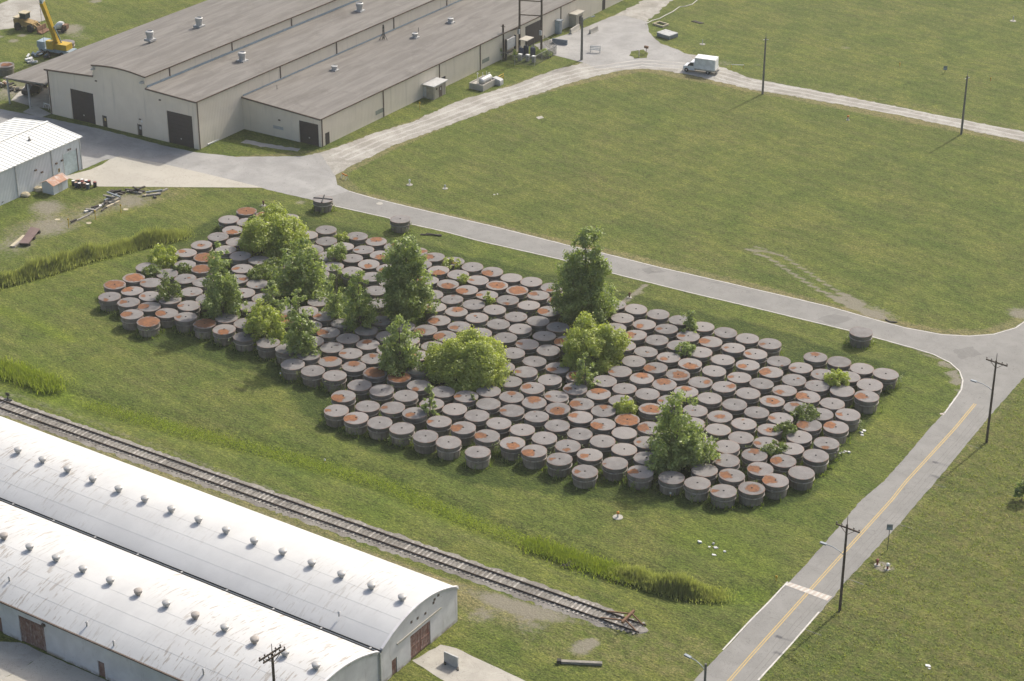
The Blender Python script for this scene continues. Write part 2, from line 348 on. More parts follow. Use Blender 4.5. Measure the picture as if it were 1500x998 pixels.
# ---------------------------------------------------------------- roads, tracks and pads: thin sheets above the ground
def ragged(pts, amp, step=0.8):
    """polygon outline cut into short steps and shaken sideways"""
    out = []; n = len(pts)
    for i in range(n):
        a = np.array(pts[i]); b = np.array(pts[(i+1) % n]); L = np.linalg.norm(b-a); k = max(1, int(L/step)); nrm = np.array([-(b-a)[1], (b-a)[0]])/max(L, 1e-6)
        for j in range(k): out.append(tuple(a+(b-a)*j/k + nrm*(random.gauss(0, amp) if amp else 0)))
    return out
def sheet(name, px, z, mat, label, amp=0.0, thick=0.0, step=0.8):
    pts = ragged(gl(px), amp, step) if amp else gl(px)
    m = MB()
    import mathutils
    tri = mathutils.geometry.tessellate_polygon([[mathutils.Vector((x, y, 0)) for x, y in pts]])
    m.add([(x, y, z) for x, y in pts], [tuple(f) for f in tri])
    if thick:
        n = len(pts); m.add([(x, y, z) for x, y in pts]+[(x, y, z-thick) for x, y in pts], [(i, (i+1) % n, n+(i+1) % n, n+i) for i in range(n)])
    me = m.mesh(name)
    nrm = [p.normal.z for p in me.polygons]
    if sum(nrm) < 0: me.flip_normals()
    me.materials.append(M[mat]); o = bpy.data.objects.new(name, me); COL.objects.link(o); return struct(o, label)
GRAVEL_LOW = [(491,257),(515,243),(577,213),(670,179),(750,149),(793,136),(828,124),(871,112),(913,103),(940,101),(967,103),(1007,109),(1100,131),(1207,149),(1313,168),(1420,191),(1540,216)]
GRAVEL_UP = [(1540,201),(1500,193),(1353,165),(1233,140),(1100,115),(1055,98),(1035,84),(1000,78),(930,70),(857,92),(807,104),(753,125),(700,140),(683,144),(651,157),(603,179),(542,197),(515,208),(478,221),(443,229)]
sheet('gravel_track', GRAVEL_LOW+GRAVEL_UP+[(430,245)], 0.012, 'gravel', 'pale gravel track curving past the beige factory and across the fields', 0.13, 0, 0.55)
sheet('paved_yard', [(858,93),(815,82),(796,76),(782,66),(812,56),(838,48),(858,40),(882,30),(897,24),(915,23),(948,32),(951,48),(967,64),(993,73),(1012,83),(1018,92),(1000,100),(940,99),(900,100),(872,100)], 0.020, 'asphalt', 'grey asphalt yard by the factory corner and the box truck', 0.06)
sheet('gravel_lane', [(897,24),(915,23),(948,32),(962,20),(977,8),(1000,-14),(960,-14),(935,5)], 0.014, 'gravel', 'gravel lane leaving the yard at the far side of the factory', 0.2)
sheet('factory_road', [(-60,146),(0,160),(72,173.5),(141,188),(240,213.5),(288,223.5),(347,230),(443,229),(470,226),(491,258),(494,271),(512,280),(470,296),(400,280),(384,275.5),(300,255),(240,241),(176,229),(150,236),(118,250),(90,225),(-60,225)], 0.016, 'asphalt', 'patched asphalt road along the front of the beige factory', 0.05)
sheet('concrete_apron', [(92,259),(133,248.5),(150,241),(160,234),(176,228.5),(240,240.5),(300,254.5),(386,275.3),(144,273.5)], 0.022, 'concrete_pad', 'pale concrete apron in front of the white metal building')
ROAD_LOW = [(458.7,294.7),(490.7,302.7),(568,320),(602.7,329.3),(650.7,340),(700,353.3),(817.3,380),(886.7,398.7),(1009.3,429.3),(1100,450.5),(1244,485.3),(1278.7,494.7),(1337.3,510.7),(1366.7,520),(1390.7,532),(1404,544),(1408.8,557.3),(1406.7,570.7),(1401.3,578.7),(1380,608),(1356,634.7),(1326.7,669.3),(1294.7,705.3),(1262.7,732),(1182.7,825.3),(1100,910),(1070.7,942.7),(1020,993),(980,1035)]
ROAD_R = [(1070,1045),(1112,997.3),(1201.3,897.3),(1244,846.7),(1318.7,766.7),(1348,732),(1370.7,706.1),(1449.3,610.7),(1500,553.3),(1580,455)]
ROAD_UP = [(1545,425),(1500,470.7),(1486.7,480),(1454.7,489.3),(1420,492),(1380,489.9),(1326.7,480),(1286.7,469.3),(1214.7,448.8),(1100,422),(966.7,391.5),(884,370.7),(830.7,358.7),(720,330.7),(626.7,309.3),(549.3,290.7),(512,280)]
sheet('road', ROAD_LOW+ROAD_R+ROAD_UP, 0.026, 'road', 'pale grey road running behind the tanks and down the right side', 0.035, 0, 0.6)
pavement('road_dark', (0.165, 0.161, 0.151), (0.195, 0.19, 0.178), (0.15, 0.147, 0.138))
M['line_white'] = worn('line_white', (0.55, 0.53, 0.48), (0.42, 0.40, 0.36), 0.8, 2.0, 8)
M['line_yellow'] = worn('line_yellow', (0.46, 0.33, 0.125), (0.38, 0.295, 0.15), 0.8, 2.0, 8)
M['line_red'] = worn('line_red', (0.44, 0.375, 0.32), (0.40, 0.35, 0.30), 0.8, 2.0, 8)
M['tar'] = worn('tar', (0.16, 0.155, 0.143), (0.19, 0.183, 0.17), 0.8, 2.0, 8)
def strip_line(name, px, w, z, mat, label, world=None, kind='structure'):
    P = world or gl(px); m = MB(); vs = []; n = len(P); 
    for i, p in enumerate(P):
        a = np.array(P[max(i-1, 0)]); b = np.array(P[min(i+1, n-1)]); d = (b-a)/np.linalg.norm(b-a); q = np.array([-d[1], d[0]])*w/2
        vs += [(p[0]+q[0], p[1]+q[1], z), (p[0]-q[0], p[1]-q[1], z)]
    m.add(vs, [(2*i, 2*i+1, 2*i+3, 2*i+2) for i in range(n-1)])
    me = m.mesh(name)
    if sum(p.normal.z for p in me.polygons) < 0: me.flip_normals()
    me.materials.append(M[mat]); o = bpy.data.objects.new(name, me); COL.objects.link(o)
    if kind: struct(o, label)
    return o
def offset(P, o):
    out = []; n = len(P)
    for i, p in enumerate(P):
        a = np.array(P[max(i-1, 0)]); b = np.array(P[min(i+1, n-1)]); d = (b-a)/np.linalg.norm(b-a); out.append((p[0]-d[1]*o, p[1]+d[0]*o))
    return out
CL = gl([(1428.5,592),(1400,626.5),(1326.7,706.5),(1306.7,732),(1200,850),(1100,961),(1040,1030)])
strip_line('centre_line', None, 0.13, 0.034, 'line_yellow', 'left of the two yellow centre lines on the right-hand road', offset(CL, 0.13))
strip_line('centre_line', None, 0.13, 0.034, 'line_yellow', 'right of the two yellow centre lines on the right-hand road', offset(CL, -0.13))
strip_line('edge_line', None, 0.16, 0.034, 'line_white', 'white edge line along the field side of the road', offset(gl(ROAD_UP[1:]), 0.15))
strip_line('edge_line', None, 0.16, 0.034, 'line_white', 'white edge line along the tank side of the road', offset(gl(ROAD_LOW[:20]), 0.15))
strip_line('edge_line', None, 0.18, 0.034, 'line_white', 'short white edge line at the bottom of the right-hand road', offset(gl([(1112,997.3),(1160,945),(1201.3,897.3)]), 0.12))
strip_line('edge_line', None, 0.18, 0.034, 'line_white', 'short white edge line at the bottom left of the right-hand road', offset(gl([(1155,853),(1128,882),(1100,910),(1060,953)]), -0.10))
for i, k in enumerate((1.35, 1.9, 2.5)):
    strip_line('tar_seam', None, 0.07, 0.031, 'tar', ['long tar seam nearest the yellow line in the right lane', 'middle long tar seam in the right lane', 'long tar seam nearest the verge in the right lane'][i],
               offset([(x+random.gauss(0, .05), y) for x, y in [tuple(np.array(CL[0])*(1-t)+np.array(CL[-1])*t) for t in np.linspace(0, 1, 30)]], k))
E0, E1 = gl([(1380,608),(980,1035)]), gl([(1470,586),(1070,1045)])
for i, y0 in enumerate((634,690,748,828,900)):
    a = g(1356+(634.7-y0)*0.90, y0); strip_line('road_joint', None, 0.07, 0.030, 'tar', 'transverse joint number %s across the right-hand road from the bend' % ['one','two','three','four','five'][i], [(a[0]+t*7.4, a[1]-t*0.12+random.gauss(0, .04)) for t in np.linspace(0.02, 0.96, 9)])
for lab, px in (('darker patched rectangle of road opposite the lone tank', [(1196,468),(1222,460),(1250,468),(1222,477)]), ('darker patch at the road junction', [(1395,513),(1425,508),(1438,520),(1408,527)]), ('darker patch in the road behind the tallest poplar', [(940,394),(962,392),(975,398),(950,402)])):
    sheet('road_patch', px, 0.0295, 'road_dark', lab, 0.15, 0, .6)
for lab, px in (('pair of faint skid marks on the road, left one', [(1030,411),(1060,417),(1098,427)]), ('pair of faint skid marks on the road, right one', [(1026,408),(1056,413),(1094,422)])): strip_line('skid_mark', px, .22, .0325, 'road_dark', lab)
xw = thing('crossing_stripe', 'white and pink painted crossing stripe over the right-hand road', 'road marking', (*g(1184,867), 0))
q = [np.array(g(*p)) for p in ((1149,857),(1157,853.5),(1219,874.5),(1212,880.5))]
for i in range(18):
    t0, t1 = i/18, (i+1)/18; A_, B_, C_, D_ = q[0], q[3], q[2], q[1]
    vs = [A_+(B_-A_)*t0, A_+(B_-A_)*t1, D_+(C_-D_)*t1, D_+(C_-D_)*t0]
    MB().add([(v[0]-xw.location.x, v[1]-xw.location.y, 0.038) for v in vs], [(0, 1, 2, 3)]).build('stripe', 'line_red' if i % 2 else 'line_white', xw)
strip_line('edge_line', [(1377,607),(1384,606)], 0.35, 0.034, 'line_red', 'short pink paint mark at the road edge near the bend')
sheet('concrete_walk', [(604,968),(645,945),(668,950),(770,998),(830,1030),(700,1030)], 0.020, 'slab', 'concrete drive leading out from the right warehouse door', 0.04)
sheet('concrete_drive', [(-30,940),(30,941),(66,958),(25,985),(-30,1010)], 0.020, 'slab', 'concrete drive before the large warehouse door at lower left', 0.04)
sheet('concrete_yard', [(25,985),(66,958),(160,998),(240,1040),(-30,1060),(-30,1010)], 0.016, 'concrete_pad', 'pale concrete yard in the lower left corner', 0.04)
sheet('concrete_slab', [(33,164.5),(60,172.5),(75,167),(51,154.5)], 0.03, 'slab', 'small concrete slab at the open canopy beside the factory')
sheet('concrete_slab', [(16,147),(46,156),(75,160),(75,128),(40,122)], 0.012, 'slab', 'shaded concrete floor under the factory canopy')
sheet('far_road', [(-60,45),(0,44),(30,40),(66,30),(66,-30),(18,-30),(16,0),(0,6),(-60,30)], 0.014, 'gravel', 'grey road in the far upper left corner', 0.12)
sheet('path', [(360,205),(398,212),(440,218),(436,222),(395,217),(352,209)], 0.012, 'asphalt', 'broken paving beside the small factory annex', 0.1)
sheet('traffic_island', [(925,76),(942,73),(950,78),(948,85),(930,86),(921,82)], 0.05, 'grass', 'small round grassy traffic island in the asphalt yard', 0.1)
sheet('concrete_slab', [(785,172),(793,170),(797,173),(789,175)], 0.03, 'slab', 'small square concrete slab lying in the far field')

for i, (k, w_) in enumerate(((0, .55), (1.7, .45), (-1.6, .4))):
    ctr = [((a[0]+b[0])/2, (a[1]+b[1])/2) for a, b in zip(gl([(515,243),(577,213),(670,179),(750,149),(793,136),(828,124),(871,112),(940,101),(1007,109),(1100,131),(1207,149),(1313,168),(1420,191),(1540,216)]), gl([(478,221),(535,200),(603,179),(700,140),(745,128),(790,110),(840,98),(940,84),(1020,88),(1100,115),(1210,136),(1330,160),(1430,179),(1540,201)]))]
    dense = [tuple(np.array(a)*(1-t)+np.array(b)*t+RNG.normal(size=2)*.10) for a, b in zip(ctr[:-1], ctr[1:]) for t in np.linspace(0, 1, 9)[:-1]]
    strip_line('wheel_track', None, w_, 0.021+i*.001, 'gravel_light', ['pale worn middle of the gravel track', 'pale wheel rut on the factory side of the gravel track', 'pale wheel rut on the field side of the gravel track'][i], offset(dense, k))
# ---------------------------------------------------------------- railway: ballast, two rails, single sleepers, buffer stop
worn('rail_steel', (0.055, 0.043, 0.038), (0.085, 0.06, 0.05), 0.65, 2, 10, 0.3)
worn('sleeper_wood', (0.20, 0.185, 0.165), (0.33, 0.315, 0.285), 0.95, 1.2, 10, 0, 0.1, 0.25, None, 0.42)
worn('rusty_iron', (0.13, 0.075, 0.048), (0.20, 0.115, 0.07), 0.85, 1.6, 9, 0, 0.2)
a = np.array([-206.0, 157.65]); b = np.array([-88.4, 160.2]); dirv = (b-a)/np.linalg.norm(b-a); ang = math.atan2(dirv[1], dirv[0]); Ltr = float(np.linalg.norm(b-a))
tr = thing('railway_track', 'single railway track ending at a rusty buffer stop beside the white warehouses', 'railway track', (*a, 0), ang)
bl = MB(); pts = []
for i in range(241):
    x = i*(Ltr+0.6)/240; e = 1.0 if x < Ltr-5 else max(0.12, math.sqrt(max(0, (Ltr+0.6-x)/5.6))); pts.append((x, 1.75*e+random.gauss(0, .12), -1.85*e+random.gauss(0, .15)))
for i in range(240):
    x0, u0, l0 = pts[i]; x1, u1, l1 = pts[i+1]
    i0, i1, j0, j1 = min(1.25, .72*u0), min(1.25, .72*u1), max(-1.25, .7*l0), max(-1.25, .7*l1)
    bl.add([(x0, u0, 0.005), (x0, i0, 0.075), (x0, j0, 0.075), (x0, l0, 0.005), (x1, u1, 0.005), (x1, i1, 0.075), (x1, j1, 0.075), (x1, l1, 0.005)], [(0, 1, 5, 4), (1, 2, 6, 5), (2, 3, 7, 6)])
bl.build('ballast', 'ballast', tr)
for s in (-1, 1):
    MB().extr([(s*0.78-0.07, 0.13), (s*0.78+0.07, 0.13), (s*0.78+0.07, 0.16), (s*0.78+0.02, 0.17), (s*0.78+0.02, 0.25), (s*0.78+0.04, 0.26), (s*0.78+0.04, 0.30), (s*0.78-0.04, 0.30), (s*0.78-0.04, 0.26), (s*0.78-0.02, 0.25), (s*0.78-0.02, 0.17), (s*0.78-0.07, 0.16)], 0, Ltr, 'x').build('rail', 'rail_steel', tr)
sl = MB().box(-0.12, 0.12, -1.3, 1.3, 0.02, 0.135).mesh('sleeper'); sl.materials.append(M['sleeper_wood'])
x = 20.0
while x < Ltr-0.3:
    o = bpy.data.objects.new('sleeper', sl); COL.objects.link(o); o.parent = tr
    o.location = (x, random.gauss(0, .05), random.gauss(0, .006)); o.rotation_euler = (0, 0, random.gauss(0, .02)); x += random.gauss(0.62, 0.03)
bs = thing('buffer_stop', 'rusty steel buffer stop at the end of the railway track', 'buffer stop', (*(a+dirv*(Ltr-2.2)), 0), ang)
for s in (-1, 1):
    MB().bar((-2.6, s*0.72, 0.30), (0.4, s*0.72, 1.05), 0.12, 0.14).build('inclined_rail', 'rusty_iron', bs)
    MB().bar((1.9, s*0.72, 0.12), (0.45, s*0.72, 1.10), 0.12, 0.14).build('rear_brace', 'rusty_iron', bs)
MB().box(0.25, 0.5, -1.3, 1.3, 0.95, 1.25).build('buffer_beam', 'rusty_iron', bs)
plain('black_iron', (0.03, 0.03, 0.032), 0.6)
sw = thing('switch_stand', 'black railway switch stand at the left end of the track', 'switch stand', (*g(12,587), 0), ang)
MB().box(-0.5, 0.5, -0.25, 0.25, 0.02, 0.2).build('base', 'black_iron', sw); MB().tube([(0, 0, 0.2), (0, 0, 0.9)], 0.08).build('post', 'black_iron', sw)
MB().box(-0.3, 0.3, -0.05, 0.05, 0.75, 1.15).build('target', 'black_iron', sw); MB().bar((0, 0, 0.6), (0.6, 0.3, 0.35), 0.06).build('lever', 'black_iron', sw)

# ---------------------------------------------------------------- the storage tanks: one built, the others copied part by part
TANKS = [
    (-191.95, 211.50, '-'), (-192.15, 207.99, 'c'), (-192.16, 204.53, 'lb'), (-188.79, 204.74, 'F'), (-189.78, 201.57, '-'), (-186.48, 201.54, 'F'),
    (-189.69, 197.58, '-'), (-193.53, 197.44, '-'), (-193.35, 190.55, 'F'), (-192.67, 193.77, 'F'), (-189.35, 193.81, 's'), (-186.40, 197.81, '-'),
    (-183.13, 198.04, '-'), (-191.27, 187.29, 'fs'), (-189.87, 190.44, 'lbB'), (-186.58, 190.57, 's'), (-187.81, 187.48, 'l'), (-184.38, 187.96, 'lB'),
    (-182.59, 194.79, '-'), (-179.83, 191.09, 's'), (-184.62, 184.67, 'lB'), (-181.23, 184.30, 'F'), (-181.09, 187.85, 'lB'), (-177.81, 188.18, 's'),
    (-183.33, 191.13, '-'), (-179.32, 194.34, '-'), (-174.36, 188.16, 'F'), (-170.86, 188.15, 'fB'), (-172.94, 191.13, '-'), (-167.28, 188.29, '-'),
    (-176.22, 198.76, '-'), (-172.39, 195.58, '-'), (-169.65, 191.20, '-'), (-163.30, 188.43, '-'), (-160.01, 188.38, '-'), (-155.30, 192.14, '-'),
    (-158.37, 195.36, 'lB'), (-158.59, 192.08, '-'), (-161.86, 198.90, 'l'), (-165.62, 202.40, '-'), (-165.12, 199.15, '-'), (-158.58, 198.64, '-'),
    (-168.14, 197.85, '-'), (-165.72, 195.61, 'F'), (-172.93, 199.01, '-'), (-161.64, 195.61, '-'), (-194.67, 221.40, 'F'), (-195.08, 217.62, '-'),
    (-191.20, 221.86, 'F'), (-191.83, 218.14, '-'), (-187.71, 223.10, '-'), (-191.93, 214.84, 'fB'), (-188.63, 211.83, '-'), (-179.98, 222.53, '-'),
    (-181.08, 219.42, '-'), (-177.32, 219.25, '-'), (-174.03, 219.04, '-'), (-177.30, 215.95, '-'), (-184.74, 208.07, '-'), (-181.48, 208.45, '-'),
    (-187.99, 208.62, '-'), (-174.06, 215.38, 's'), (-171.06, 212.78, '-'), (-181.51, 204.77, 'l'), (-179.70, 201.50, 'r'), (-178.15, 208.48, '-'),
    (-176.41, 202.05, '-'), (-171.18, 209.49, '-'), (-174.68, 223.45, 'fs'), (-170.98, 223.19, 'bB'), (-170.87, 219.90, 's'), (-167.64, 223.30, 'b'),
    (-167.59, 219.71, 'fB'), (-164.31, 219.65, 'l'), (-170.46, 216.55, '-'), (-167.18, 216.27, 'f'), (-163.89, 216.33, 'lf'), (-167.44, 212.63, '-'),
    (-164.10, 213.04, '-'), (-160.82, 212.89, '-'), (-163.86, 223.66, 'r'), (-160.60, 220.19, '-'), (-160.57, 223.49, 'lB'), (-157.29, 223.86, 'f'),
    (-153.94, 223.82, '-'), (-157.32, 219.98, 'fB'), (-154.04, 220.31, '-'), (-150.67, 220.39, 's'), (-156.80, 216.59, 'l'), (-153.52, 216.94, 'fB'),
    (-150.20, 216.95, 'lfB'), (-153.47, 212.96, '-'), (-150.18, 213.20, '-'), (-160.94, 209.59, '-'), (-158.15, 206.33, '-'), (-146.65, 213.47, '-'),
    (-150.78, 209.88, 'l'), (-147.37, 210.22, 'bB'), (-143.93, 210.25, '-'), (-147.94, 206.84, 'lB'), (-144.47, 206.69, 'lf'), (-147.61, 203.25, 'lfB'),
    (-144.32, 203.06, 'lB'), (-143.97, 199.71, '-'), (-144.11, 196.41, 'lB'), (-147.85, 199.42, '-'), (-141.82, 193.20, '-'), (-154.65, 202.26, '-'),
    (-154.40, 198.65, '-'), (-151.14, 199.09, '-'), (-155.08, 195.43, '-'), (-151.79, 195.52, 'b'), (-152.00, 191.99, 's'), (-148.66, 192.46, 'b'),
    (-149.33, 189.23, 'bB'), (-146.01, 189.41, 'F'), (-142.51, 189.98, 'F'), (-148.50, 195.75, '-'), (-150.77, 202.37, '-'), (-156.57, 185.35, '-'),
    (-153.22, 185.41, '-'), (-149.92, 185.77, '-'), (-152.88, 188.69, 'bB'), (-156.49, 188.65, '-'), (-145.72, 185.65, '-'), (-142.33, 185.94, '-'),
    (-138.91, 186.56, '-'), (-145.37, 181.79, 'lfB'), (-141.37, 181.55, '-'), (-138.40, 182.98, 's'), (-144.01, 178.51, 's'), (-140.72, 178.31, 'lB'),
    (-137.48, 178.97, '-'), (-134.19, 179.17, '-'), (-135.12, 183.25, 'lf'), (-134.91, 186.62, '-'), (-139.22, 189.85, 'fs'), (-130.63, 179.28, '-'),
    (-131.39, 183.31, 's'), (-131.65, 187.09, '-'), (-127.35, 179.60, '-'), (-135.48, 189.87, '-'), (-132.23, 190.46, 's'), (-128.80, 190.56, '-'),
    (-127.86, 183.54, 'lB'), (-128.28, 187.20, '-'), (-124.29, 183.55, 'lB'), (-124.86, 187.05, '-'), (-130.59, 193.33, '-'), (-127.32, 193.71, 'b'),
    (-125.28, 190.73, 's'), (-121.48, 187.32, '-'), (-120.71, 183.86, 'fB'), (-123.09, 179.75, '-'), (-129.80, 197.15, '-'), (-132.78, 199.94, '-'),
    (-150.49, 223.91, 'lfB'), (-147.15, 223.83, '-'), (-143.87, 224.10, '-'), (-140.47, 224.20, 'fs'), (-147.37, 220.49, 'FB'), (-144.08, 220.70, 'F'),
    (-140.62, 220.90, 'lb'), (-137.32, 220.88, 'F'), (-146.78, 216.98, 's'), (-143.40, 217.25, 'fs'), (-140.05, 217.52, '-'), (-136.61, 217.35, 'lB'),
    (-143.26, 213.68, '-'), (-139.65, 213.64, '-'), (-140.46, 210.40, '-'), (-136.22, 213.93, '-'), (-137.10, 210.75, '-'), (-132.93, 213.82, '-'),
    (-129.68, 214.34, '-'), (-141.00, 206.76, '-'), (-137.25, 207.36, '-'), (-132.99, 210.52, '-'), (-133.70, 207.31, 's'), (-130.39, 207.42, '-'),
    (-129.65, 210.63, 'lB'), (-137.19, 203.83, '-'), (-133.71, 203.88, '-'), (-130.17, 203.68, '-'), (-126.60, 203.70, 'lf'), (-129.49, 200.43, 's'),
    (-125.68, 200.33, '-'), (-126.21, 196.98, 'lb'), (-123.12, 203.22, 'F'), (-121.64, 200.15, 's'), (-122.52, 196.98, 's'), (-140.85, 203.47, '-'),
    (-124.04, 194.05, 'bB'), (-120.66, 194.26, 'fB'), (-118.83, 197.13, 'lB'), (-118.36, 200.53, 'bB'), (-116.28, 203.63, '-'), (-114.96, 200.54, '-'),
    (-121.84, 191.14, '-'), (-117.15, 194.08, 'lb'), (-115.53, 197.08, 'b'), (-113.75, 193.97, 'lfB'), (-111.72, 196.57, 'F'), (-118.48, 190.68, '-'),
    (-114.91, 190.37, '-'), (-118.06, 187.04, '-'), (-110.37, 193.56, '-'), (-111.62, 190.36, '-'), (-114.55, 186.96, 'fs'), (-117.30, 183.56, 'lfB'),
    (-111.20, 186.63, 'lf'), (-108.34, 190.09, '-'), (-113.67, 183.56, 's'), (-107.59, 186.56, '-'), (-109.71, 183.04, 's'), (-130.12, 224.47, '-'),
    (-126.83, 224.74, '-'), (-123.44, 224.98, '-'), (-119.99, 225.03, '-'), (-126.99, 221.28, '-'), (-123.47, 221.23, 'lf'), (-120.18, 221.54, 's'),
    (-116.68, 221.37, 's'), (-126.30, 218.02, '-'), (-122.94, 217.82, 'lB'), (-119.64, 217.94, '-'), (-116.31, 218.03, '-'), (-122.49, 214.13, '-'),
    (-119.19, 214.22, '-'), (-115.86, 214.50, 'lf'), (-119.14, 210.92, '-'), (-115.84, 210.91, 'lB'), (-112.52, 214.34, 'fB'), (-112.38, 210.88, 'm'),
    (-119.25, 207.45, 's'), (-115.81, 207.26, 'bB'), (-119.55, 204.07, '-'), (-112.52, 207.50, 'bB'), (-109.22, 207.36, 'b'), (-112.98, 203.89, '-'),
    (-110.64, 200.68, 'FB'), (-109.67, 203.82, 's'), (-108.97, 210.70, 'r'), (-108.33, 196.38, 'lB'), (-116.39, 225.03, '-'), (-112.89, 225.10, '-'),
    (-109.60, 225.20, '-'), (-106.30, 225.32, 's'), (-113.30, 221.56, 'lB'), (-109.87, 221.62, 's'), (-113.00, 218.12, '-'), (-109.50, 217.89, '-'),
    (-106.57, 221.70, 's'), (-106.01, 218.37, 'lf'), (-103.07, 221.67, '-'), (-102.42, 218.19, 'lB'), (-99.78, 221.55, 's'), (-108.92, 214.38, '-'),
    (-105.33, 214.60, 's'), (-99.04, 218.08, '-'), (-105.71, 211.18, 'r'), (-102.03, 214.56, '-'), (-98.65, 214.46, 'lf'), (-102.24, 211.24, '-'),
    (-105.84, 207.55, '-'), (-102.37, 207.71, '-'), (-98.71, 211.13, 'm'), (-105.78, 203.54, '-'), (-104.41, 200.34, '-'), (-102.45, 203.93, 'c'),
    (-99.04, 207.41, '-'), (-95.74, 207.57, 's'), (-99.00, 203.89, '-'), (-101.06, 200.90, '-'), (-95.54, 204.24, 'c'), (-97.77, 200.70, '-'),
    (-101.25, 197.07, '-'), (-97.97, 197.40, '-'), (-94.50, 201.11, 's'), (-91.23, 201.51, '-'), (-99.71, 194.06, '-'), (-94.34, 197.71, 'b'),
    (-99.50, 225.44, 'b'), (-96.22, 225.77, '-'), (-92.93, 225.78, '-'), (-89.64, 226.01, 'R'), (-96.48, 221.39, '-'), (-93.38, 222.51, '-'),
    (-95.74, 218.09, '-'), (-90.11, 222.11, 'R'), (-92.36, 218.56, '-'), (-95.36, 214.59, 'lB'), (-92.09, 215.00, '-'), (-89.05, 218.79, 'lB'),
    (-95.37, 211.29, 'b'), (-92.05, 211.56, '-'), (-89.08, 213.17, 's'), (-92.06, 208.17, 'lB'), (-88.92, 209.35, 'lbB'), (-91.76, 204.76, '-'),
    (-88.20, 205.08, 'fs'), (-87.93, 201.56, '-'), (-90.71, 198.25, 'lB'), (-92.21, 195.08, 'lB'), (-87.64, 197.05, '-'), (-89.33, 193.46, 'lB'),
    (-106.92, 193.07, 's'), (-105.05, 189.84, '-'), (-103.95, 186.44, 'l'), (-100.19, 187.45, '-'), (-96.44, 194.48, 's'), (-97.77, 191.22, '-'),
    (-94.37, 191.83, 'lB'), (-96.92, 187.87, '-'), (-93.58, 188.26, 's'), (-90.99, 190.46, 'm'), (-187.70, 231.65, 'X'), (-172.95, 231.97, '-'),
    (-97.49, 235.44, '-'),
]
RT = 1.60
import mathutils
def seam_disc():
    """lid: a slightly crowned plate with a turned-down lip and uneven edge"""
    n = 40; m = MB(); vs = []; rings = [(0.12, 0.035), (0.9, 0.028), (1.45, 0.012), (1.585, 0.0), (RT, -0.02), (RT, -0.085), (1.5, -0.085)]
    for r, z in rings:
        for j in range(n):
            a = 2*math.pi*j/n; k = 1+(0.006*math.sin(5*a+1)+0.005*math.sin(9*a) if r > 1.4 else 0); vs.append((r*k*math.cos(a), r*k*math.sin(a), z+(0.012*math.sin(3*a) if r > 0.5 else 0)))
    fs = []
    for i in range(len(rings)-1):
        for j in range(n): fs.append((i*n+j, (i+1)*n+j, (i+1)*n+(j+1) % n, i*n+(j+1) % n))
    fs.append(tuple(range(n)))
    return m.add(vs, fs)
def tank_parts():
    P = {}
    P['lid'] = seam_disc().build('lid', 'lid_metal', None, True); P['lid'].location = (0, 0, 1.75)
    P['fill_port'] = MB().lathe([(0.115, 0.0), (0.115, 0.07), (0.075, 0.07), (0.075, 0.045)], 10).build('fill_port', 'dark_hole')
    P['skirt'] = MB().lathe([(1.50, 1.16), (1.53, 1.18), (1.545, 1.66), (1.52, 1.69)], 40, cap=False).build('skirt', 'tank_skirt', None, True)
    P['flange'] = MB().lathe([(1.44, 1.02), (1.585, 1.03), (1.60, 1.06), (1.60, 1.11), (1.58, 1.14), (1.47, 1.16)], 40, cap=False).build('flange', 'tank_ring', None, True)
    b = MB().lathe([(1.38, -0.05), (1.40, 0.05), (1.43, 0.6), (1.44, 1.03), (1.40, 1.03)], 40, cap=False)
    for k in range(8):
        a = 2*math.pi*k/8+0.2; c, s = math.cos(a), math.sin(a); b.bar((1.40*c, 1.40*s, 0.0), (1.45*c, 1.45*s, 1.02), 0.05, 0.03)
    P['body'] = b.build('body', 'tank_body', None, True)
    P['clamp'] = MB().box(1.53, 1.66, -0.09, 0.09, 0.98, 1.30).box(1.56, 1.62, -0.3, 0.3, 1.10, 1.14).build('clamp', 'tank_ring')
    return P
TP = tank_parts()
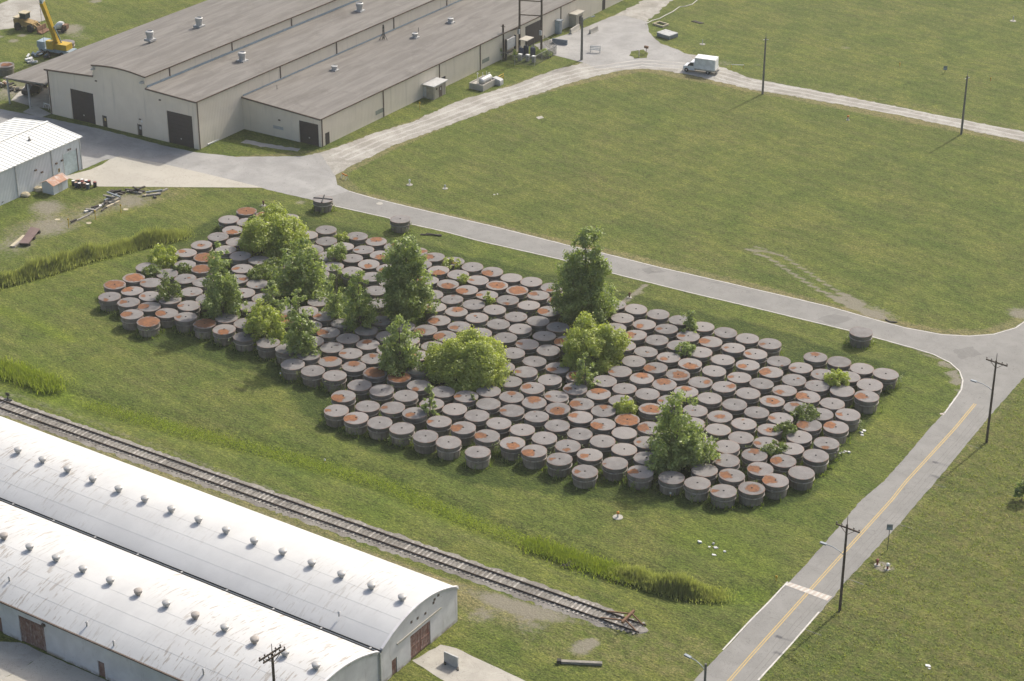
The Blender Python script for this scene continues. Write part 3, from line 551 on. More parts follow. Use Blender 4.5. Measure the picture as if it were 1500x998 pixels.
# rows counted away from the road behind the yard, places counted from the left
def ordin(n): return '%d%s' % (n, 'th' if 10 <= n % 100 <= 20 else {1: 'st', 2: 'nd', 3: 'rd'}.get(n % 10, 'th'))
rows = {}
for i, (x, y, c) in enumerate(TANKS):
    if y > 230: continue
    rows.setdefault(max(0, int(round((225.6+0.02*(x+140)-y)/3.38))), []).append(i)
PLACE = {}
for k, rk in enumerate(sorted(rows)):
    for j, i in enumerate(sorted(rows[rk], key=lambda q: TANKS[q][0])): PLACE[i] = (k+1, j+1)
LONE = {0: 'rusty lone tank with crossed beams on its lid, leftmost beside the road', 1: 'brown lone tank with bare grey lid between road and leafy poplar', 2: 'lone grey tank standing apart by the road near the bend'}
IL = (-math.cos(YAW), -math.sin(YAW)); IB = (-math.sin(YAW), math.cos(YAW))     # towards the photo's left / back
def rust_of(c):
    big = 'B' in c; q = c.replace('B', '')
    if q in ('-', 'R', 'X'): return (0, 0, -2.0), 'bare grey lid'
    if q == 'F': return (0, 0, 1.42 if not big else 1.15), 'fully rusted lid'
    if q == 'm': return (0.1, 0, 0.95), 'blotchy rusted lid'
    if q == 's': return (IL[0]*1.05, IL[1]*1.05, 0.42), 'tiny rust spot'
    if q == 'fs': return (-IB[0]*1.0+IL[0]*.25, -IB[1]*1.0+IL[1]*.25, 0.45), 'tiny rust spot near edge'
    o = {'l': (.85, 0), 'lb': (.75, .45), 'lf': (.7, -.5), 'b': (0, .8), 'f': (0, -.7), 'c': (.1, -.2), 'r': (-.85, 0)}.get(q, (.5, 0))
    r = 0.88 if big else 0.6
    nm = {'l': 'left', 'lb': 'left', 'lf': 'near left', 'b': 'far', 'f': 'near', 'c': 'middle', 'r': 'right'}.get(q, 'left')
    return (IL[0]*o[0]+IB[0]*o[1], IL[1]*o[0]+IB[1]*o[1], r), ('large' if big else 'small')+' rust at '+nm
SKIRTED = ('skirt', 'flange', 'body', 'clamp')
used = set(); lone_i = 0; lone_sorted = sorted([i for i, t in enumerate(TANKS) if t[1] > 230], key=lambda i: TANKS[i][0])
def copy_part(src, parent, first):
    o = src if first else src.copy()
    if not first: COL.objects.link(o)
    o.parent = parent; return o
for i, (x, y, c) in enumerate(TANKS):
    (rx, ry, rr), how = rust_of(c)
    if i in PLACE: lab = 'tank with %s, %s from left in %s row from road' % (how, ordin(PLACE[i][1]), ordin(PLACE[i][0]))
    else: lab = LONE[lone_sorted.index(i)]
    t = thing('storage_tank', lab, 'tank', (x, y, 0), 0, 'round storage tanks packed in the yard' if i in PLACE else 'lone tanks along the road')
    first = i == 0; rz = random.uniform(0, 6.28); hz = min(1.08, max(.9, random.gauss(1.0, 0.032)))
    for nme in SKIRTED:
        o = copy_part(TP[nme], t, first); o.rotation_euler = (0, 0, rz); o.scale = (1, 1, hz)
    l = copy_part(TP['lid'], t, first); l.location = (random.gauss(0, .015), random.gauss(0, .015), 1.75*hz); l.rotation_euler = (random.gauss(0, .016), random.gauss(0, .016), 0)
    k = 1.07 if c == 'R' else 1.0; l.scale = (k, k, 1)
    l['rust_x'], l['rust_y'], l['rust_r'] = float(rx+random.gauss(0, .06)), float(ry+random.gauss(0, .06)), float(rr*random.uniform(.92, 1.1) if rr > 0 else random.choice([-2., -2., -2., 0.12]))
    if rr < 0 and l['rust_r'] > 0: l['rust_x'], l['rust_y'] = random.uniform(-1, 1), random.uniform(-1, 1)
    if not (c == 'F' and i % 2) and i % 7 != 3: h = copy_part(TP['fill_port'], l, first)
    if c == 'X':
        for q in ((-1.45, -0.5, 1.45, 0.6), (-0.7, 1.3, 0.8, -1.3)):
            MB().bar((q[0], q[1], 1.86), (q[2], q[3], 1.86), 0.16, 0.14).build('beam', 'black_iron', t)
assert True

# ---------------------------------------------------------------- beige factory
def siding(name, c, c2, pitch, stain, ax=0):
    t = NT(name); v = t.coord(); s = t.sep(v)
    c_ = t.mix(t.ramp(t.noise(v, 0.35, 4), 0.35, 0.7), c, c2)
    c_ = t.mix(t.ramp(t.noise(t.mapping(v, (1.4, 1.4, 0.10)), 1.0, 4, 0.6), 0.54, 0.78, 0, 0.55), c_, stain)
    h = t.math('SINE', t.math('MULTIPLY', t.math('ADD', s[0], s[1]), 6.283/pitch))
    t.bsdf(c_, 0.7, 0, t.bump(h, 0.35, 0.03), 0.3); M[name] = t.m
siding('beige_siding', (0.615, 0.55, 0.455), (0.655, 0.59, 0.49), 0.4, (0.43, 0.395, 0.33))
siding('white_siding', (0.50, 0.53, 0.545), (0.56, 0.585, 0.60), 0.32, (0.42, 0.44, 0.45))
def roofing(name, c, c2, dark, light, stretch, rot=0.0):
    t = NT(name); v = t.pos()
    c_ = t.mix(t.ramp(t.noise(t.mapping(v, stretch, (0, 0, rot)), 1.0, 5, 0.62, 0.5), 0.32, 0.68), c, c2)
    c_ = t.mix(t.ramp(t.noise(v, 0.16, 5, 0.65, 0.6), 0.52, 0.74, 0, 0.55), c_, dark)
    c_ = t.mix(t.ramp(t.noise(v, 0.5, 5, 0.7, 0.4), 0.58, 0.74, 0, 0.45), c_, light)
    f = t.noise(v, 5.0, 5, 0.75); c_ = t.mix(1.0, c_, t.mix(f, (0.78,)*3, (1.22,)*3), 'MULTIPLY')
    t.bsdf(c_, 0.92, 0, t.bump(f, 0.4, 0.04), 0.2); M[name] = t.m
roofing('tar_roof', (0.142, 0.132, 0.120), (0.196, 0.184, 0.168), (0.105, 0.096, 0.086), (0.240, 0.226, 0.206), (0.9, 0.10, 1), R(18))
plain('brown_trim', (0.115, 0.085, 0.068), 0.7); plain('dark_door', (0.040, 0.033, 0.036), 0.6); plain('black_gap', (0.015, 0.015, 0.016), 0.9)
plain('galvanised', (0.42, 0.42, 0.41), 0.5, 0.2); plain('white_paint', (0.68, 0.68, 0.66), 0.6); plain('steel_blue', (0.26, 0.33, 0.38), 0.5); plain('light_grey', (0.45, 0.45, 0.44), 0.7)
FO = np.array([-253.96, 238.91]); FU = np.array([0.9992, 0.0401]); FV = np.array([0.0135, 0.9999])
def fx(p): q = FO+FU*p[0]+FV*p[1]; return (float(q[0]), float(q[1]), p[2])
def fuv(w):
    A_ = np.column_stack([FU, FV]); return np.linalg.solve(A_, np.array(w[:2])-FO)
fac = thing('factory', 'long beige factory with stepped grey roofs and dark doors at top left', 'factory', (*FO, 0))
floc = lambda p: (fx(p)[0]-FO[0], fx(p)[1]-FO[1], p[2])
def F(): return MB(floc)
VL = 176.0
def wall_u(m, u0, u1, ztop, v, th, openings=()):
    """front wall in strips, cut round its door openings (a, b, z0, z1); ztop(u)"""
    cuts = sorted({u0, u1, *[q for o in openings for q in o[:2]], *[u0+(u1-u0)*k/6 for k in range(1, 6)]})
    for a, b in zip(cuts[:-1], cuts[1:]):
        mid = (a+b)/2; op = [o for o in openings if o[0] < mid < o[1]]
        segs = [(0, None)] if not op else ([(0, op[0][2])] if op[0][2] > 0.02 else [])+[(op[0][3], None)]
        for z0, z1 in segs:
            za, zb = (ztop(a), ztop(b)) if z1 is None else (z1, z1)
            m.add([(a, v, z0), (b, v, z0), (b, v, zb), (a, v, za), (a, v+th, z0), (b, v+th, z0), (b, v+th, zb), (a, v+th, za)], [(0, 1, 2, 3), (7, 6, 5, 4), (0, 4, 5, 1), (1, 5, 6, 2), (2, 6, 7, 3), (3, 7, 4, 0)])
    return m
zl = lambda u: 8.25+(u/11.0)*0.8
zm = lambda u: 11.0+0.5*(1-((u-16.7)/5.7)**2)
zr = lambda u: 8.95-(u-22.4)/10.8*0.4
za = lambda u: 5.95-(u-32.8)/16.6*0.88
wall_u(F(), 0, 11.0, zl, 0, 0.25, [(5.1, 10.35, 0, 5.65)]).build('front_wall', 'beige_siding', fac)
wall_u(F(), 11.0, 22.4, zm, 0.003, 0.25, [(12.1, 13.0, 0, 2.05), (19.95, 20.8, 0, 2.0)]).build('front_wall', 'beige_siding', fac)
wall_u(F(), 22.4, 33.1, zr, 0, 0.25, [(26.6, 32.05, 0, 5.75)]).build('front_wall', 'beige_siding', fac)
AV = 11.55
wall_u(F(), 33.1, 49.5, za, AV, 0.25, [(45.0, 49.0, 0, 3.95), (39.4, 41.6, 1.4, 2.0)]).build('annex_front_wall', 'beige_siding', fac)
F().box(32.85, 33.1, 0.25, VL, 0, 8.52).build('side_wall', 'beige_siding', fac)
F().box(22.15, 22.4, 0.25, VL, 8.6, 10.95).build('upper_wall', 'beige_siding', fac)
F().box(49.25, 49.5, AV+0.25, VL, 0, 5.04).build('annex_side_wall', 'beige_siding', fac)
F().box(0, 0.25, 0.25, VL, 0, 8.2).build('far_wall', 'beige_siding', fac)
def roof_strip(us, zf, v0, v1, name, th=0.22):
    m = F(); n = len(us); vs = []; ks = 24
    for k in range(ks+1):
        v = v0+(v1-v0)*k/ks
        for u in us: vs.append((u, v, zf(u)+0.06+random.gauss(0, .008)))
    for k in range(ks):
        for i in range(n-1): m.f and None
    fs = [(k*n+i, k*n+i+1, (k+1)*n+i+1, (k+1)*n+i) for k in range(ks) for i in range(n-1)]
    m.add(vs, fs); m.add([(u, v0, zf(u)+0.06) for u in us]+[(u, v0, zf(u)-th) for u in us], [(i, i+n, i+n+1, i+1) for i in range(n-1)])
    return m.build(name, 'tar_roof', fac)
roof_strip(np.linspace(-0.3, 10.99, 6), zl, -0.25, VL, 'roof'); roof_strip(np.linspace(10.8, 22.7, 11), lambda u: zm(min(max(u, 11), 22.4)), -0.25, VL, 'roof')
roof_strip(np.linspace(22.41, 33.35, 6), zr, -0.25, VL, 'roof'); roof_strip(np.linspace(33.11, 49.75, 8), za, AV-0.25, VL, 'annex_roof')
roof_strip(np.linspace(-10.2, -0.01, 5), lambda u: 5.6+u*0.07, -0.4, VL, 'canopy_roof')
# brown edge trims
def trim(us, zf, v): 
    m = F(); us = list(us)
    for a, b in zip(us[:-1], us[1:]): m.add([(a, v-.05, zf(a)-.12), (b, v-.05, zf(b)-.12), (b, v-.05, zf(b)+.11), (a, v-.05, zf(a)+.11), (a, v+.03, zf(a)-.12), (b, v+.03, zf(b)-.12), (b, v+.03, zf(b)+.11), (a, v+.03, zf(a)+.11)], [(0, 1, 2, 3), (7, 6, 5, 4), (0, 4, 5, 1), (3, 2, 6, 7)])
    return m.build('eave_trim', 'brown_trim', fac)
trim(np.linspace(-0.3, 11, 3), zl, -0.27); trim(np.linspace(10.8, 22.7, 9), lambda u: zm(min(max(u, 11), 22.4)), -0.29); trim(np.linspace(22.6, 33.35, 3), zr, -0.27); trim(np.linspace(33.3, 49.75, 3), za, AV-0.27)
for u, z, v0 in ((22.75, 11.0, -0.25), (33.42, 8.55, -0.25), (49.82, 5.06, AV-0.25)):
    F().box(u-0.06, u+0.05, v0, VL, z-0.10, z+0.12).build('gutter', 'brown_trim', fac)
F().box(22.42, 22.62, 0.3, VL, 9.02, 9.30).build('wall_flashing', 'steel_blue', fac); F().box(33.12, 33.26, AV+.2, VL, 6.02, 6.2).build('wall_flashing', 'steel_blue', fac)
F().box(10.7, 10.98, -0.02, VL, 9.06, 11.0).build('upper_wall', 'beige_siding', fac)
# doors
def door(u0, u1, v, z1, n, mat='dark_door'):
    d = F().box(u0+.02, u1-.02, v+.10, v+.16, 0.0, z1-.02).build('door', mat, fac)
    for k in range(n):
        z = z1*(k+0.5)/n; F().box(u0+.05, u1-.05, v+.075, v+.10, z-z1/n*0.42, z+z1/n*0.42).build('door_panel', mat, d)
    F().box((u0+u1)/2-.12, (u0+u1)/2+.12, v+.04, v+.074, 1.05, 1.3).build('handle', 'galvanised', d)
    return d
door(5.1, 10.35, 0, 5.65, 8); door(26.6, 32.05, 0, 5.75, 8); door(45.0, 49.0, AV, 3.95, 6)
for u in (12.1, 19.95):
    d = F().box(u+.01, u+.88, .08, .13, 0, 2.03 if u < 15 else 1.98).build('door', 'dark_door', fac)
    F().box(u+.25, u+.65, .05, .08, 1.1, 1.6).build('door_sign', 'line_yellow' if u < 15 else 'light_grey', d); F().box(u-.08, u-.0, -.03, .05, 0, 2.1).build('frame', 'brown_trim', d)
F().box(39.42, 41.58, AV+.06, AV+.12, 1.42, 1.98).build('louvre', 'galvanised', fac)
for k in range(4): F().box(39.5, 41.5, AV+.02, AV+.06, 1.47+k*.13, 1.54+k*.13).build('louvre_blade', 'light_grey', fac)
for u, z in ((11.2, 10.4), (21.9, 9.9)): F().box(u-.3, u+.3, -.6, -.01, z-.15, z+.12).build('wall_lamp', 'galvanised', fac)
for u, z in ((11.4, 8.2), (25.4, 7.4), (20.6, 3.0), (40.9, 3.2)): F().box(u-.2, u+.2, (AV if u > 33 else 0)-.15, (AV if u > 33 else 0)-.005, z-.1, z+.1).build('wall_light', 'brown_trim', fac)
F().box(20.7, 21.1, -.03, -.005, 2.5, 2.8).build('wall_sign', 'white_paint', fac)
# downspouts, side doors, vents
def spout(u, v, z0, z1): F().box(u, u+.12, v-.09, v+.09, z0, z1).build('downspout', 'brown_trim', fac)
spout(49.5, AV+.3, 0, 5.0); spout(33.1, 0.25, 0, 8.45); F().box(0.2, .35, -.13, -.005, 0, 8.1).build('downspout', 'brown_trim', fac)
for px, py in ((559, 170.7), (641.5, 131), (698.5, 101.5), (820, 45)): spout(49.5, fuv(g(px, py))[1], 0, 5.0)
for px, py in ((409, 116), (491, 80), (573, 43), (650, 9)): spout(33.1, fuv(g(px, py, 6.0))[1], 6.05, 8.5)
for px, py in ((245, 114), (334, 76), (420, 40)): spout(22.4, fuv(g(px, py, 8.9))[1], 9.0, 10.9)
def side_open(px0, px1, py, z0, z1, mat, name, proud=.03):
    v0 = fuv(g(px0, py))[1]; v1 = fuv(g(px1, py-(px1-px0)*.48))[1]; return F().box(49.5, 49.5+proud, v0, v1, z0, z1).build(name, mat, fac)
plain('louvre_green', (0.25, 0.27, 0.23), 0.7)
o = side_open(473.5, 479.5, 212, 0, 2.1, 'dark_door', 'side_door'); o = side_open(643, 650, 130, 0, 2.1, 'dark_door', 'side_door')
for p0, p1, py in ((547, 557.5, 176), (702, 712, 100)): side_open(p0, p1, py, 1.0, 1.75, 'louvre_green', 'louvre', .05)
v0, v1 = fuv(g(768, 70))[1], fuv(g(793, 58))[1]; F().box(49.5, 49.55, v0, v1, 0, 4.2).build('large_door', 'dark_door', fac)
v0, v1 = fuv(g(874, 14))[1], fuv(g(878, 12))[1]; F().box(49.5, 49.55, v0, v1, 0, 2.1).build('side_door', 'dark_door', fac)
def rvent(w, z, r, h, tall=True):
    u, v = fuv(w); p = floc((u, v, z)); c = (p[0], p[1])
    b = MB().box(c[0]-r*1.25, c[0]+r*1.25, c[1]-r*1.25, c[1]+r*1.25, z-.1, z+.28).build('vent_curb', 'galvanised', fac)
    MB().lathe([(r*.95, z+.28), (r*.9, z+h*.6), (r*1.12, z+h*.6), (r*1.15, z+h*.95), (r*.9, z+h), (r*.85, z+h*.9)], 16, c).build('roof_vent', 'galvanised', fac, True)
for px, py, z in ((220, 59, 11.45), (292, 39, 11.45), (355, 90, 8.75), (527, 17, 8.75)): rvent(g(px, py, z), z, .62, 1.7)
for px, py in ((490, 104), (608, 56), (660, 34)): rvent(g(px, py, 5.6), 5.6, .5, 1.0)
for k, (px, py) in enumerate(((406, 133), (613, 48))):
    u, v = fuv(g(px, py, 5.6)); p = floc((u, v, 5.6)); MB().tube([(p[0], p[1], 5.5), (p[0], p[1], 6.6)], .05, 6).build('vent_pipe', 'black_iron', fac)
for u in (-9.8, -4.9): F().box(u-.12, u+.12, 0, .24, 0, 5.0).build('canopy_post', 'light_grey', fac)
for v in (8, 16, 24): F().box(-9.92, -9.68, v, v+.24, 0, 4.85).build('canopy_post', 'light_grey', fac)
F().box(-10.1, -.02, -.3, -.1, 4.75, 4.98).build('canopy_beam', 'brown_trim', fac)
mp = g(562, 59, 5.75); ms = thing('roof_mast', 'dark lattice mast with guy braces standing on the annex roof', 'mast', (mp[0], mp[1], 5.72))
for k in range(3):
    a = k*2.094; c, s = math.cos(a)*.2, math.sin(a)*.2; MB().bar((c, s, .0), (c*.7, s*.7, 3.0), .08).build('leg', 'black_iron', ms); MB().bar((c*4.6, s*4.6, 0.05), (c, s, 1.25), .07).build('brace', 'black_iron', ms)
    MB().box(c*4.6-.2, c*4.6+.2, s*4.6-.2, s*4.6+.2, 0, .12).build('foot', 'black_iron', ms)
for z in (0.6, 1.2, 1.8, 2.4): MB().tube([(0.16, 0, z), (-.1, .15, z), (-.1, -.15, z), (.16, 0, z)], .04, 4).build('lattice_ring', 'black_iron', ms)
wp = thing('pipe', 'white pipe lying along the foot of the factory wall', 'pipe', (*g(304, 213.5), 0))
q = np.array(g(354, 189))-np.array(g(304, 213.5)); MB().tube([(0, 0, .2), (q[0], q[1], .2)], .17, 10).build('pipe_length', 'white_paint', wp, True)

# ---------------------------------------------------------------- white metal building at the left
def ribroof(name, c):
    t = NT(name); v = t.pos(); s = t.sep(v)
    c_ = t.mix(t.ramp(t.noise(v, 0.4, 4), .4, .75), c, tuple(x*.9 for x in c)); t.bsdf(c_, 0.45, 0, None, 0.4); M[name] = t.m
ribroof('white_roof_sheet', (0.70, 0.70, 0.66))
plain('pale_blue_door', (0.45, 0.53, 0.53), 0.5, 0, .06)
WX0, WX1, WY0, WY1 = -246.2, -231.3, 184.0, 223.3
wm = thing('metal_building', 'white ribbed metal building with low gable roof at the left edge', 'building', (WX1, WY1, 0))
WT = lambda p: (p[0]-WX1, p[1]-WY1, p[2]); W = lambda: MB(WT); RX = -238.7
dz0, dz1 = 219.2, 222.25
w = W(); 
for y0, y1, z0 in ((WY0, dz0, 0), (dz0, dz1, 3.8), (dz1, WY1, 0)): w.box(WX1-.2, WX1, y0, y1, z0, 5.6)
w.build('side_wall', 'white_siding', wm)
W().extr([(WX1-.2, 0), (WX1-.2, 5.6), (RX, 6.45), (WX0, 5.6), (WX0, 0)], WY1-.2, WY1-.003, 'y').build('gable_wall', 'white_siding', wm)
for sgn, xe in ((1, WX1+.35), (-1, WX0-.35)):
    m = W(); n = 44
    for k in range(n):
        y = WY0+(WY1+.3-WY0)*k/n; p = (WY1+.3-WY0)/n; zr_, ze = 6.55, 5.62
        for (ya, yb, h) in ((y, y+p*.72, 0), (y+p*.78, y+p, .06)):
            m.add([(RX, ya, zr_+h), (xe, ya, ze+h), (xe, yb, ze+h), (RX, yb, zr_+h), (RX, ya, zr_-.1), (xe, ya, ze-.1), (xe, yb, ze-.1), (RX, yb, zr_-.1)], [(0, 1, 2, 3), (4, 7, 6, 5), (1, 5, 6, 2), (0, 4, 5, 1), (2, 6, 7, 3)])
    m.build('roof_slope', 'white_roof_sheet', wm)
W().box(RX-.22, RX+.22, WY0, WY1+.35, 6.6, 6.72).build('ridge_cap', 'white_roof_sheet', wm)
d = W().box(WX1-.12, WX1-.06, dz0+.02, dz1-.02, 0, 3.78).build('roller_door', 'pale_blue_door', wm)
for k in range(9): W().box(WX1-.06, WX1-.045, dz0+.05, dz1-.05, .1+k*.41, .1+k*.41+.37).build('door_slat', 'pale_blue_door', d)
W().box(WX1+.002, WX1+.03, dz0-.14, dz0, 0, 3.9).build('door_jamb', 'light_grey', wm); W().box(WX1+.002, WX1+.03, dz1, dz1+.14, 0, 3.9).build('door_jamb', 'brown_trim', wm)
for y in (216.6, 208.7, 200.8, 223.12): W().box(WX1, WX1+.12, y-.08, y+.08, 0, 5.5).build('downspout', 'light_grey', wm)
d = W().box(WX1+.002, WX1+.035, 217.55, 218.4, 0, 2.1).build('personnel_door', 'white_siding', wm); W().box(WX1+.035, WX1+.045, 217.75, 218.2, 1.2, 1.85).build('door_window', 'line_yellow', d); W().box(WX1+.046, WX1+.052, 217.87, 218.08, 1.25, 1.8).build('pane', 'black_gap', d)
for y, z in ((212.9, 3.3), (214.2, 2.5), (217.5, 2.9), (218.8, 3.0)): W().box(WX1+.0, WX1+.22, y-.2, y+.2, z-.12, z+.12).build('wall_lamp', 'brown_trim', wm)
W().box(WX1+.003, WX1+.03, 220.2, 221.2, 4.05, 4.45).build('wall_sign', 'light_grey', wm)
p = g(43, 206, 6.2); MB(WT).lathe([(.35, 6.1), (.3, 6.3), (.1, 6.35), (.09, 6.9)], 12, p).build('roof_pipe', 'black_iron', wm)
for k in range(2): W().box(WX1+.03, WX1+.036, 220.3+k*.45, 220.62+k*.45, 4.12, 4.38).build('sign_mark', 'brown_trim', wm)

# ---------------------------------------------------------------- two white barrel-roofed warehouses
def vault_roof():
    t = NT('white_roof'); v = t.pos()
    c = t.mix(t.ramp(t.noise(v, 0.25, 4, .6), .35, .7), (0.47, 0.47, 0.458), (0.52, 0.52, 0.505))
    st = t.noise(t.mapping(v, (2.6, 0.30, 0.5), (0, 0, R(4))), 1.6, 3, .6); zone = t.noise(v, 0.055, 3, .5)
    f = t.math('MULTIPLY', t.ramp(st, .575, .625), t.ramp(t.math('ADD', zone, t.attr('worn', 'OBJECT')), .52, .72)); c = t.mix(t.math('MULTIPLY', f, .75), c, (0.27, 0.235, 0.195))
    c = t.mix(t.ramp(t.noise(t.mapping(v, (0.5, 0.12, .3)), 1.0, 4, .6), .5, .8, 0, .45), c, (0.41, 0.41, 0.405))
    t.bsdf(c, 0.55, 0, t.bump(t.noise(v, 3.0, 3), .12, .03), 0.35); M['white_roof'] = t.m
vault_roof()
def whitewash():
    t = NT('whitewash'); v = t.pos()
    c = t.mix(t.ramp(t.noise(v, .5, 4, .6), .35, .7), (0.52, 0.51, 0.51), (0.61, 0.60, 0.595))
    c = t.mix(t.ramp(t.noise(t.mapping(v, (1.2, 1.2, .25)), 1.2, 5, .65), .56, .74, 0, .55), c, (0.36, 0.33, 0.31))
    c = t.mix(t.ramp(t.noise(v, 2.8, 5, .7), .66, .72, 0, .8), c, (0.27, 0.17, 0.13))
    s = t.sep(v); c = t.mix(t.math('MULTIPLY', t.ramp(s[2], .55, .05), t.ramp(t.noise(v, 1.3, 4), .3, .6)), c, (0.28, 0.23, 0.185))
    t.bsdf(c, .9, 0, t.bump(t.noise(v, 6, 3), .25, .03), .2); M['whitewash'] = t.m
whitewash()
worn('red_door', (0.165, 0.085, 0.068), (0.235, 0.155, 0.130), .85, 1.8, 7, 0, .2, .3, ((4, 4, 1.2), (0.34, 0.29, 0.26), .8))
plain('cap_metal', (0.40, 0.395, 0.38), .5, .15); plain('vent_rust', (0.33, 0.30, 0.27), .6, .1); plain('gutter_blue', (0.13, 0.15, 0.165), .6)
VX0, VX1 = -225.0, -106.05
def vent_mesh():
    m = MB().lathe([(.24, -.35), (.24, .22)], 12)
    m.lathe([(.22, .18), (.36, .22), (.42, .30), (.46, .56), (.47, .60), (.40, .66), (.22, .72), (.0001, .74)], 14); return m
VENT = None
def vault(name, label, y0, y1, ze, zp, wear, vents, gable=True):
    global VENT
    th = thing(name, label, 'warehouse', (VX1, (y0+y1)/2, 0)); oy = (y0+y1)/2; T_ = lambda p: (p[0]-VX1, p[1]-oy, p[2])
    arc = lambda y: zp-(zp-ze)*((y-oy)/((y1-y0)/2))**2
    nc = 7; yb = np.linspace(y0-.15, y1+.15, nc+1)
    order = sorted(range(nc), key=lambda k: abs((yb[k]+yb[k+1])/2-oy))
    for k in range(nc):
        up = .012*(nc//2-abs(k-nc//2)); ys = np.linspace(yb[k]-(.10 if k >= nc//2 and k > 0 else 0)*0, yb[k+1], 6); ksx = 14
        m = MB(T_); vs = []; xs = np.linspace(VX0, VX1+.12, ksx+1)
        for x_ in xs:
            for y_ in ys: vs.append((x_, y_, arc(y_)+.05+up))
        n = len(ys); m.add(vs, [(a*n+i, (a+1)*n+i, (a+1)*n+i+1, a*n+i+1) for a in range(ksx) for i in range(n-1)])
        m.add([(xs[-1], y_, arc(y_)+.05+up) for y_ in ys]+[(xs[-1], y_, arc(y_)-.10) for y_ in ys], [(i, i+n, i+n+1, i+1) for i in range(n-1)])
        for e in (0, -1): m.add([(x_, ys[e], arc(ys[e])+.05+up) for x_ in (xs[0], xs[-1])]+[(x_, ys[e], arc(ys[e])-.08) for x_ in (xs[0], xs[-1])], [(0, 1, 3, 2)])
        o = m.build('roof_sheet', 'white_roof', th, True); o['worn'] = wear
    return th, T_, arc, oy
def finish_vents(th, T_, arc, oy, xs, y, rusty=()):
    global VENT
    for i, x_ in enumerate(xs):
        if VENT is None: VENT = vent_mesh().build('roof_vent', 'cap_metal', th, True); o = VENT
        else: o = VENT.copy(); COL.objects.link(o); o.parent = th
        if i in rusty: o.data = o.data.copy(); o.data.materials[0] = M['vent_rust']
        o.location = T_((x_, y, arc(y)+.1))
vA = vault('warehouse', 'white barrel-roofed warehouse nearest the railway track with red-brown gable door', 136.95, 150.75, 4.25, 6.1, .02, 15)
finish_vents(*vA, [-163.98+i*4.006 for i in range(-4, 15)], 143.3)
vB = vault('warehouse', 'scuffed white barrel-roofed warehouse at the bottom left corner', 122.0, 136.45, 4.3, 6.05, .22, 13)
finish_vents(*vB, [-151.6+i*3.96 for i in range(-3, 12)], 128.95, (3, 8, 10, 12))
def gable(V, y0, y1, openings):
    th, T_, arc, oy = V; m = MB(T_); cuts = sorted({y0, y1, *[q for o in openings for q in o[:2]], *np.linspace(y0, y1, 17)[1:-1]})
    for a, b in zip(cuts[:-1], cuts[1:]):
        op = [o for o in openings if o[0] < (a+b)/2 < o[1]]; z0 = op[0][2] if op else 0
        x0, x1 = VX1-.35, VX1
        m.add([(x0, a, z0), (x0, b, z0), (x0, b, arc(b)), (x0, a, arc(a)), (x1, a, z0), (x1, b, z0), (x1, b, arc(b)), (x1, a, arc(a))], [(3, 2, 1, 0), (4, 5, 6, 7), (0, 1, 5, 4), (1, 2, 6, 5), (2, 3, 7, 6), (3, 0, 4, 7)])
    m.build('gable_wall', 'whitewash', th)
    m = MB(T_); ys = np.linspace(y0, y1, 21)
    for a, b in zip(ys[:-1], ys[1:]):
        m.add([(x_, y_, arc(y_)+d) for x_ in (VX1-.10, VX1+.20) for y_, d in ((a, .16), (b, .16), (b, .30), (a, .30))], [(3, 2, 1, 0), (4, 5, 6, 7), (0, 1, 5, 4), (2, 3, 7, 6)])
    m.build('gable_coping', 'whitewash', th)
gable(vA, 137.0, 150.7, [(142.05, 145.65, 3.05), (138.72, 139.62, 1.95)]); gable(vB, 122.05, 136.4, [])
th, T_ = vA[:2]
for k, (a, b) in enumerate(((142.06, 143.83), (143.87, 145.64))):
    d = MB(T_).box(VX1-.18, VX1-.10, a, b, .03, 3.04).build('sliding_door', 'red_door', th)
    for j in range(4): MB(T_).box(VX1-.10, VX1-.06, a+.04+j*.435, a+.04+j*.435+.40, .1, 2.98).build('door_plank', 'red_door', d)
    for z in (.35, 1.5, 2.7): MB(T_).box(VX1-.06, VX1-.03, a+.02, b-.02, z-.09, z+.09).build('door_rail', 'red_door', d)
MB(T_).box(VX1+.002, VX1+.10, 139.65, 147.6, 3.42, 3.60).build('door_track', 'concrete_pad', th)
d = MB(T_).box(VX1-.15, VX1-.08, 138.74, 139.6, .03, 1.94).build('door', 'red_door', th); MB(T_).box(VX1-.08, VX1-.05, 138.85, 139.5, 1.1, 1.8).build('door_panel', 'red_door', d)
MB(T_).box(VX1-.08, VX1-.05, 138.85, 139.5, .15, .95).build('door_panel', 'red_door', d)
for y, z in ((146.5, 5.2), (146.3, 4.9), (147.2, 5.35), (144.8, 4.4), (143.4, 4.6), (142.3, 4.75)): MB(T_).box(VX1+.002, VX1+.05, y-.14, y+.14, z-.14, z+.14).build('wall_bracket', 'brown_trim', th)
MB(T_).box(-222, VX1-.35, 150.45, 150.7, 0, 4.2).build('side_wall', 'whitewash', th)
MB(T_).box(VX0, VX1+.15, 136.50, 136.80, 4.14, 4.36).build('gutter', 'gutter_blue', th)
for y, z in ((136.45, 4.37), (136.81, 4.37)): MB(T_).box(VX0, VX1+.16, y-.03, y+.03, z-.2, z+.09).build('gutter_edge', 'black_gap', th)
for k in range(14): MB(T_).box(VX1-6.4*k-1.2, VX1-6.4*k-1.0, 136.5, 136.8, 4.38, 4.44).build('gutter_strap', 'galvanised', th)
MB(T_).tube([(VX1+.12, 136.62, 4.2), (VX1+.12, 136.62, .05)], .10, 8).build('downspout', 'galvanised', th)
MB(T_).box(VX1-.4, VX1+.01, 136.46, 136.98, 0, 4.1).build('party_pier', 'whitewash', th)
MB(T_).lathe([(.1, 5.3), (.1, 5.75), (.2, 5.75), (.05, 5.9)], 8, (-112.5, 138.4)).build('roof_pipe', 'galvanised', th)
th, T_ = vB[:2]
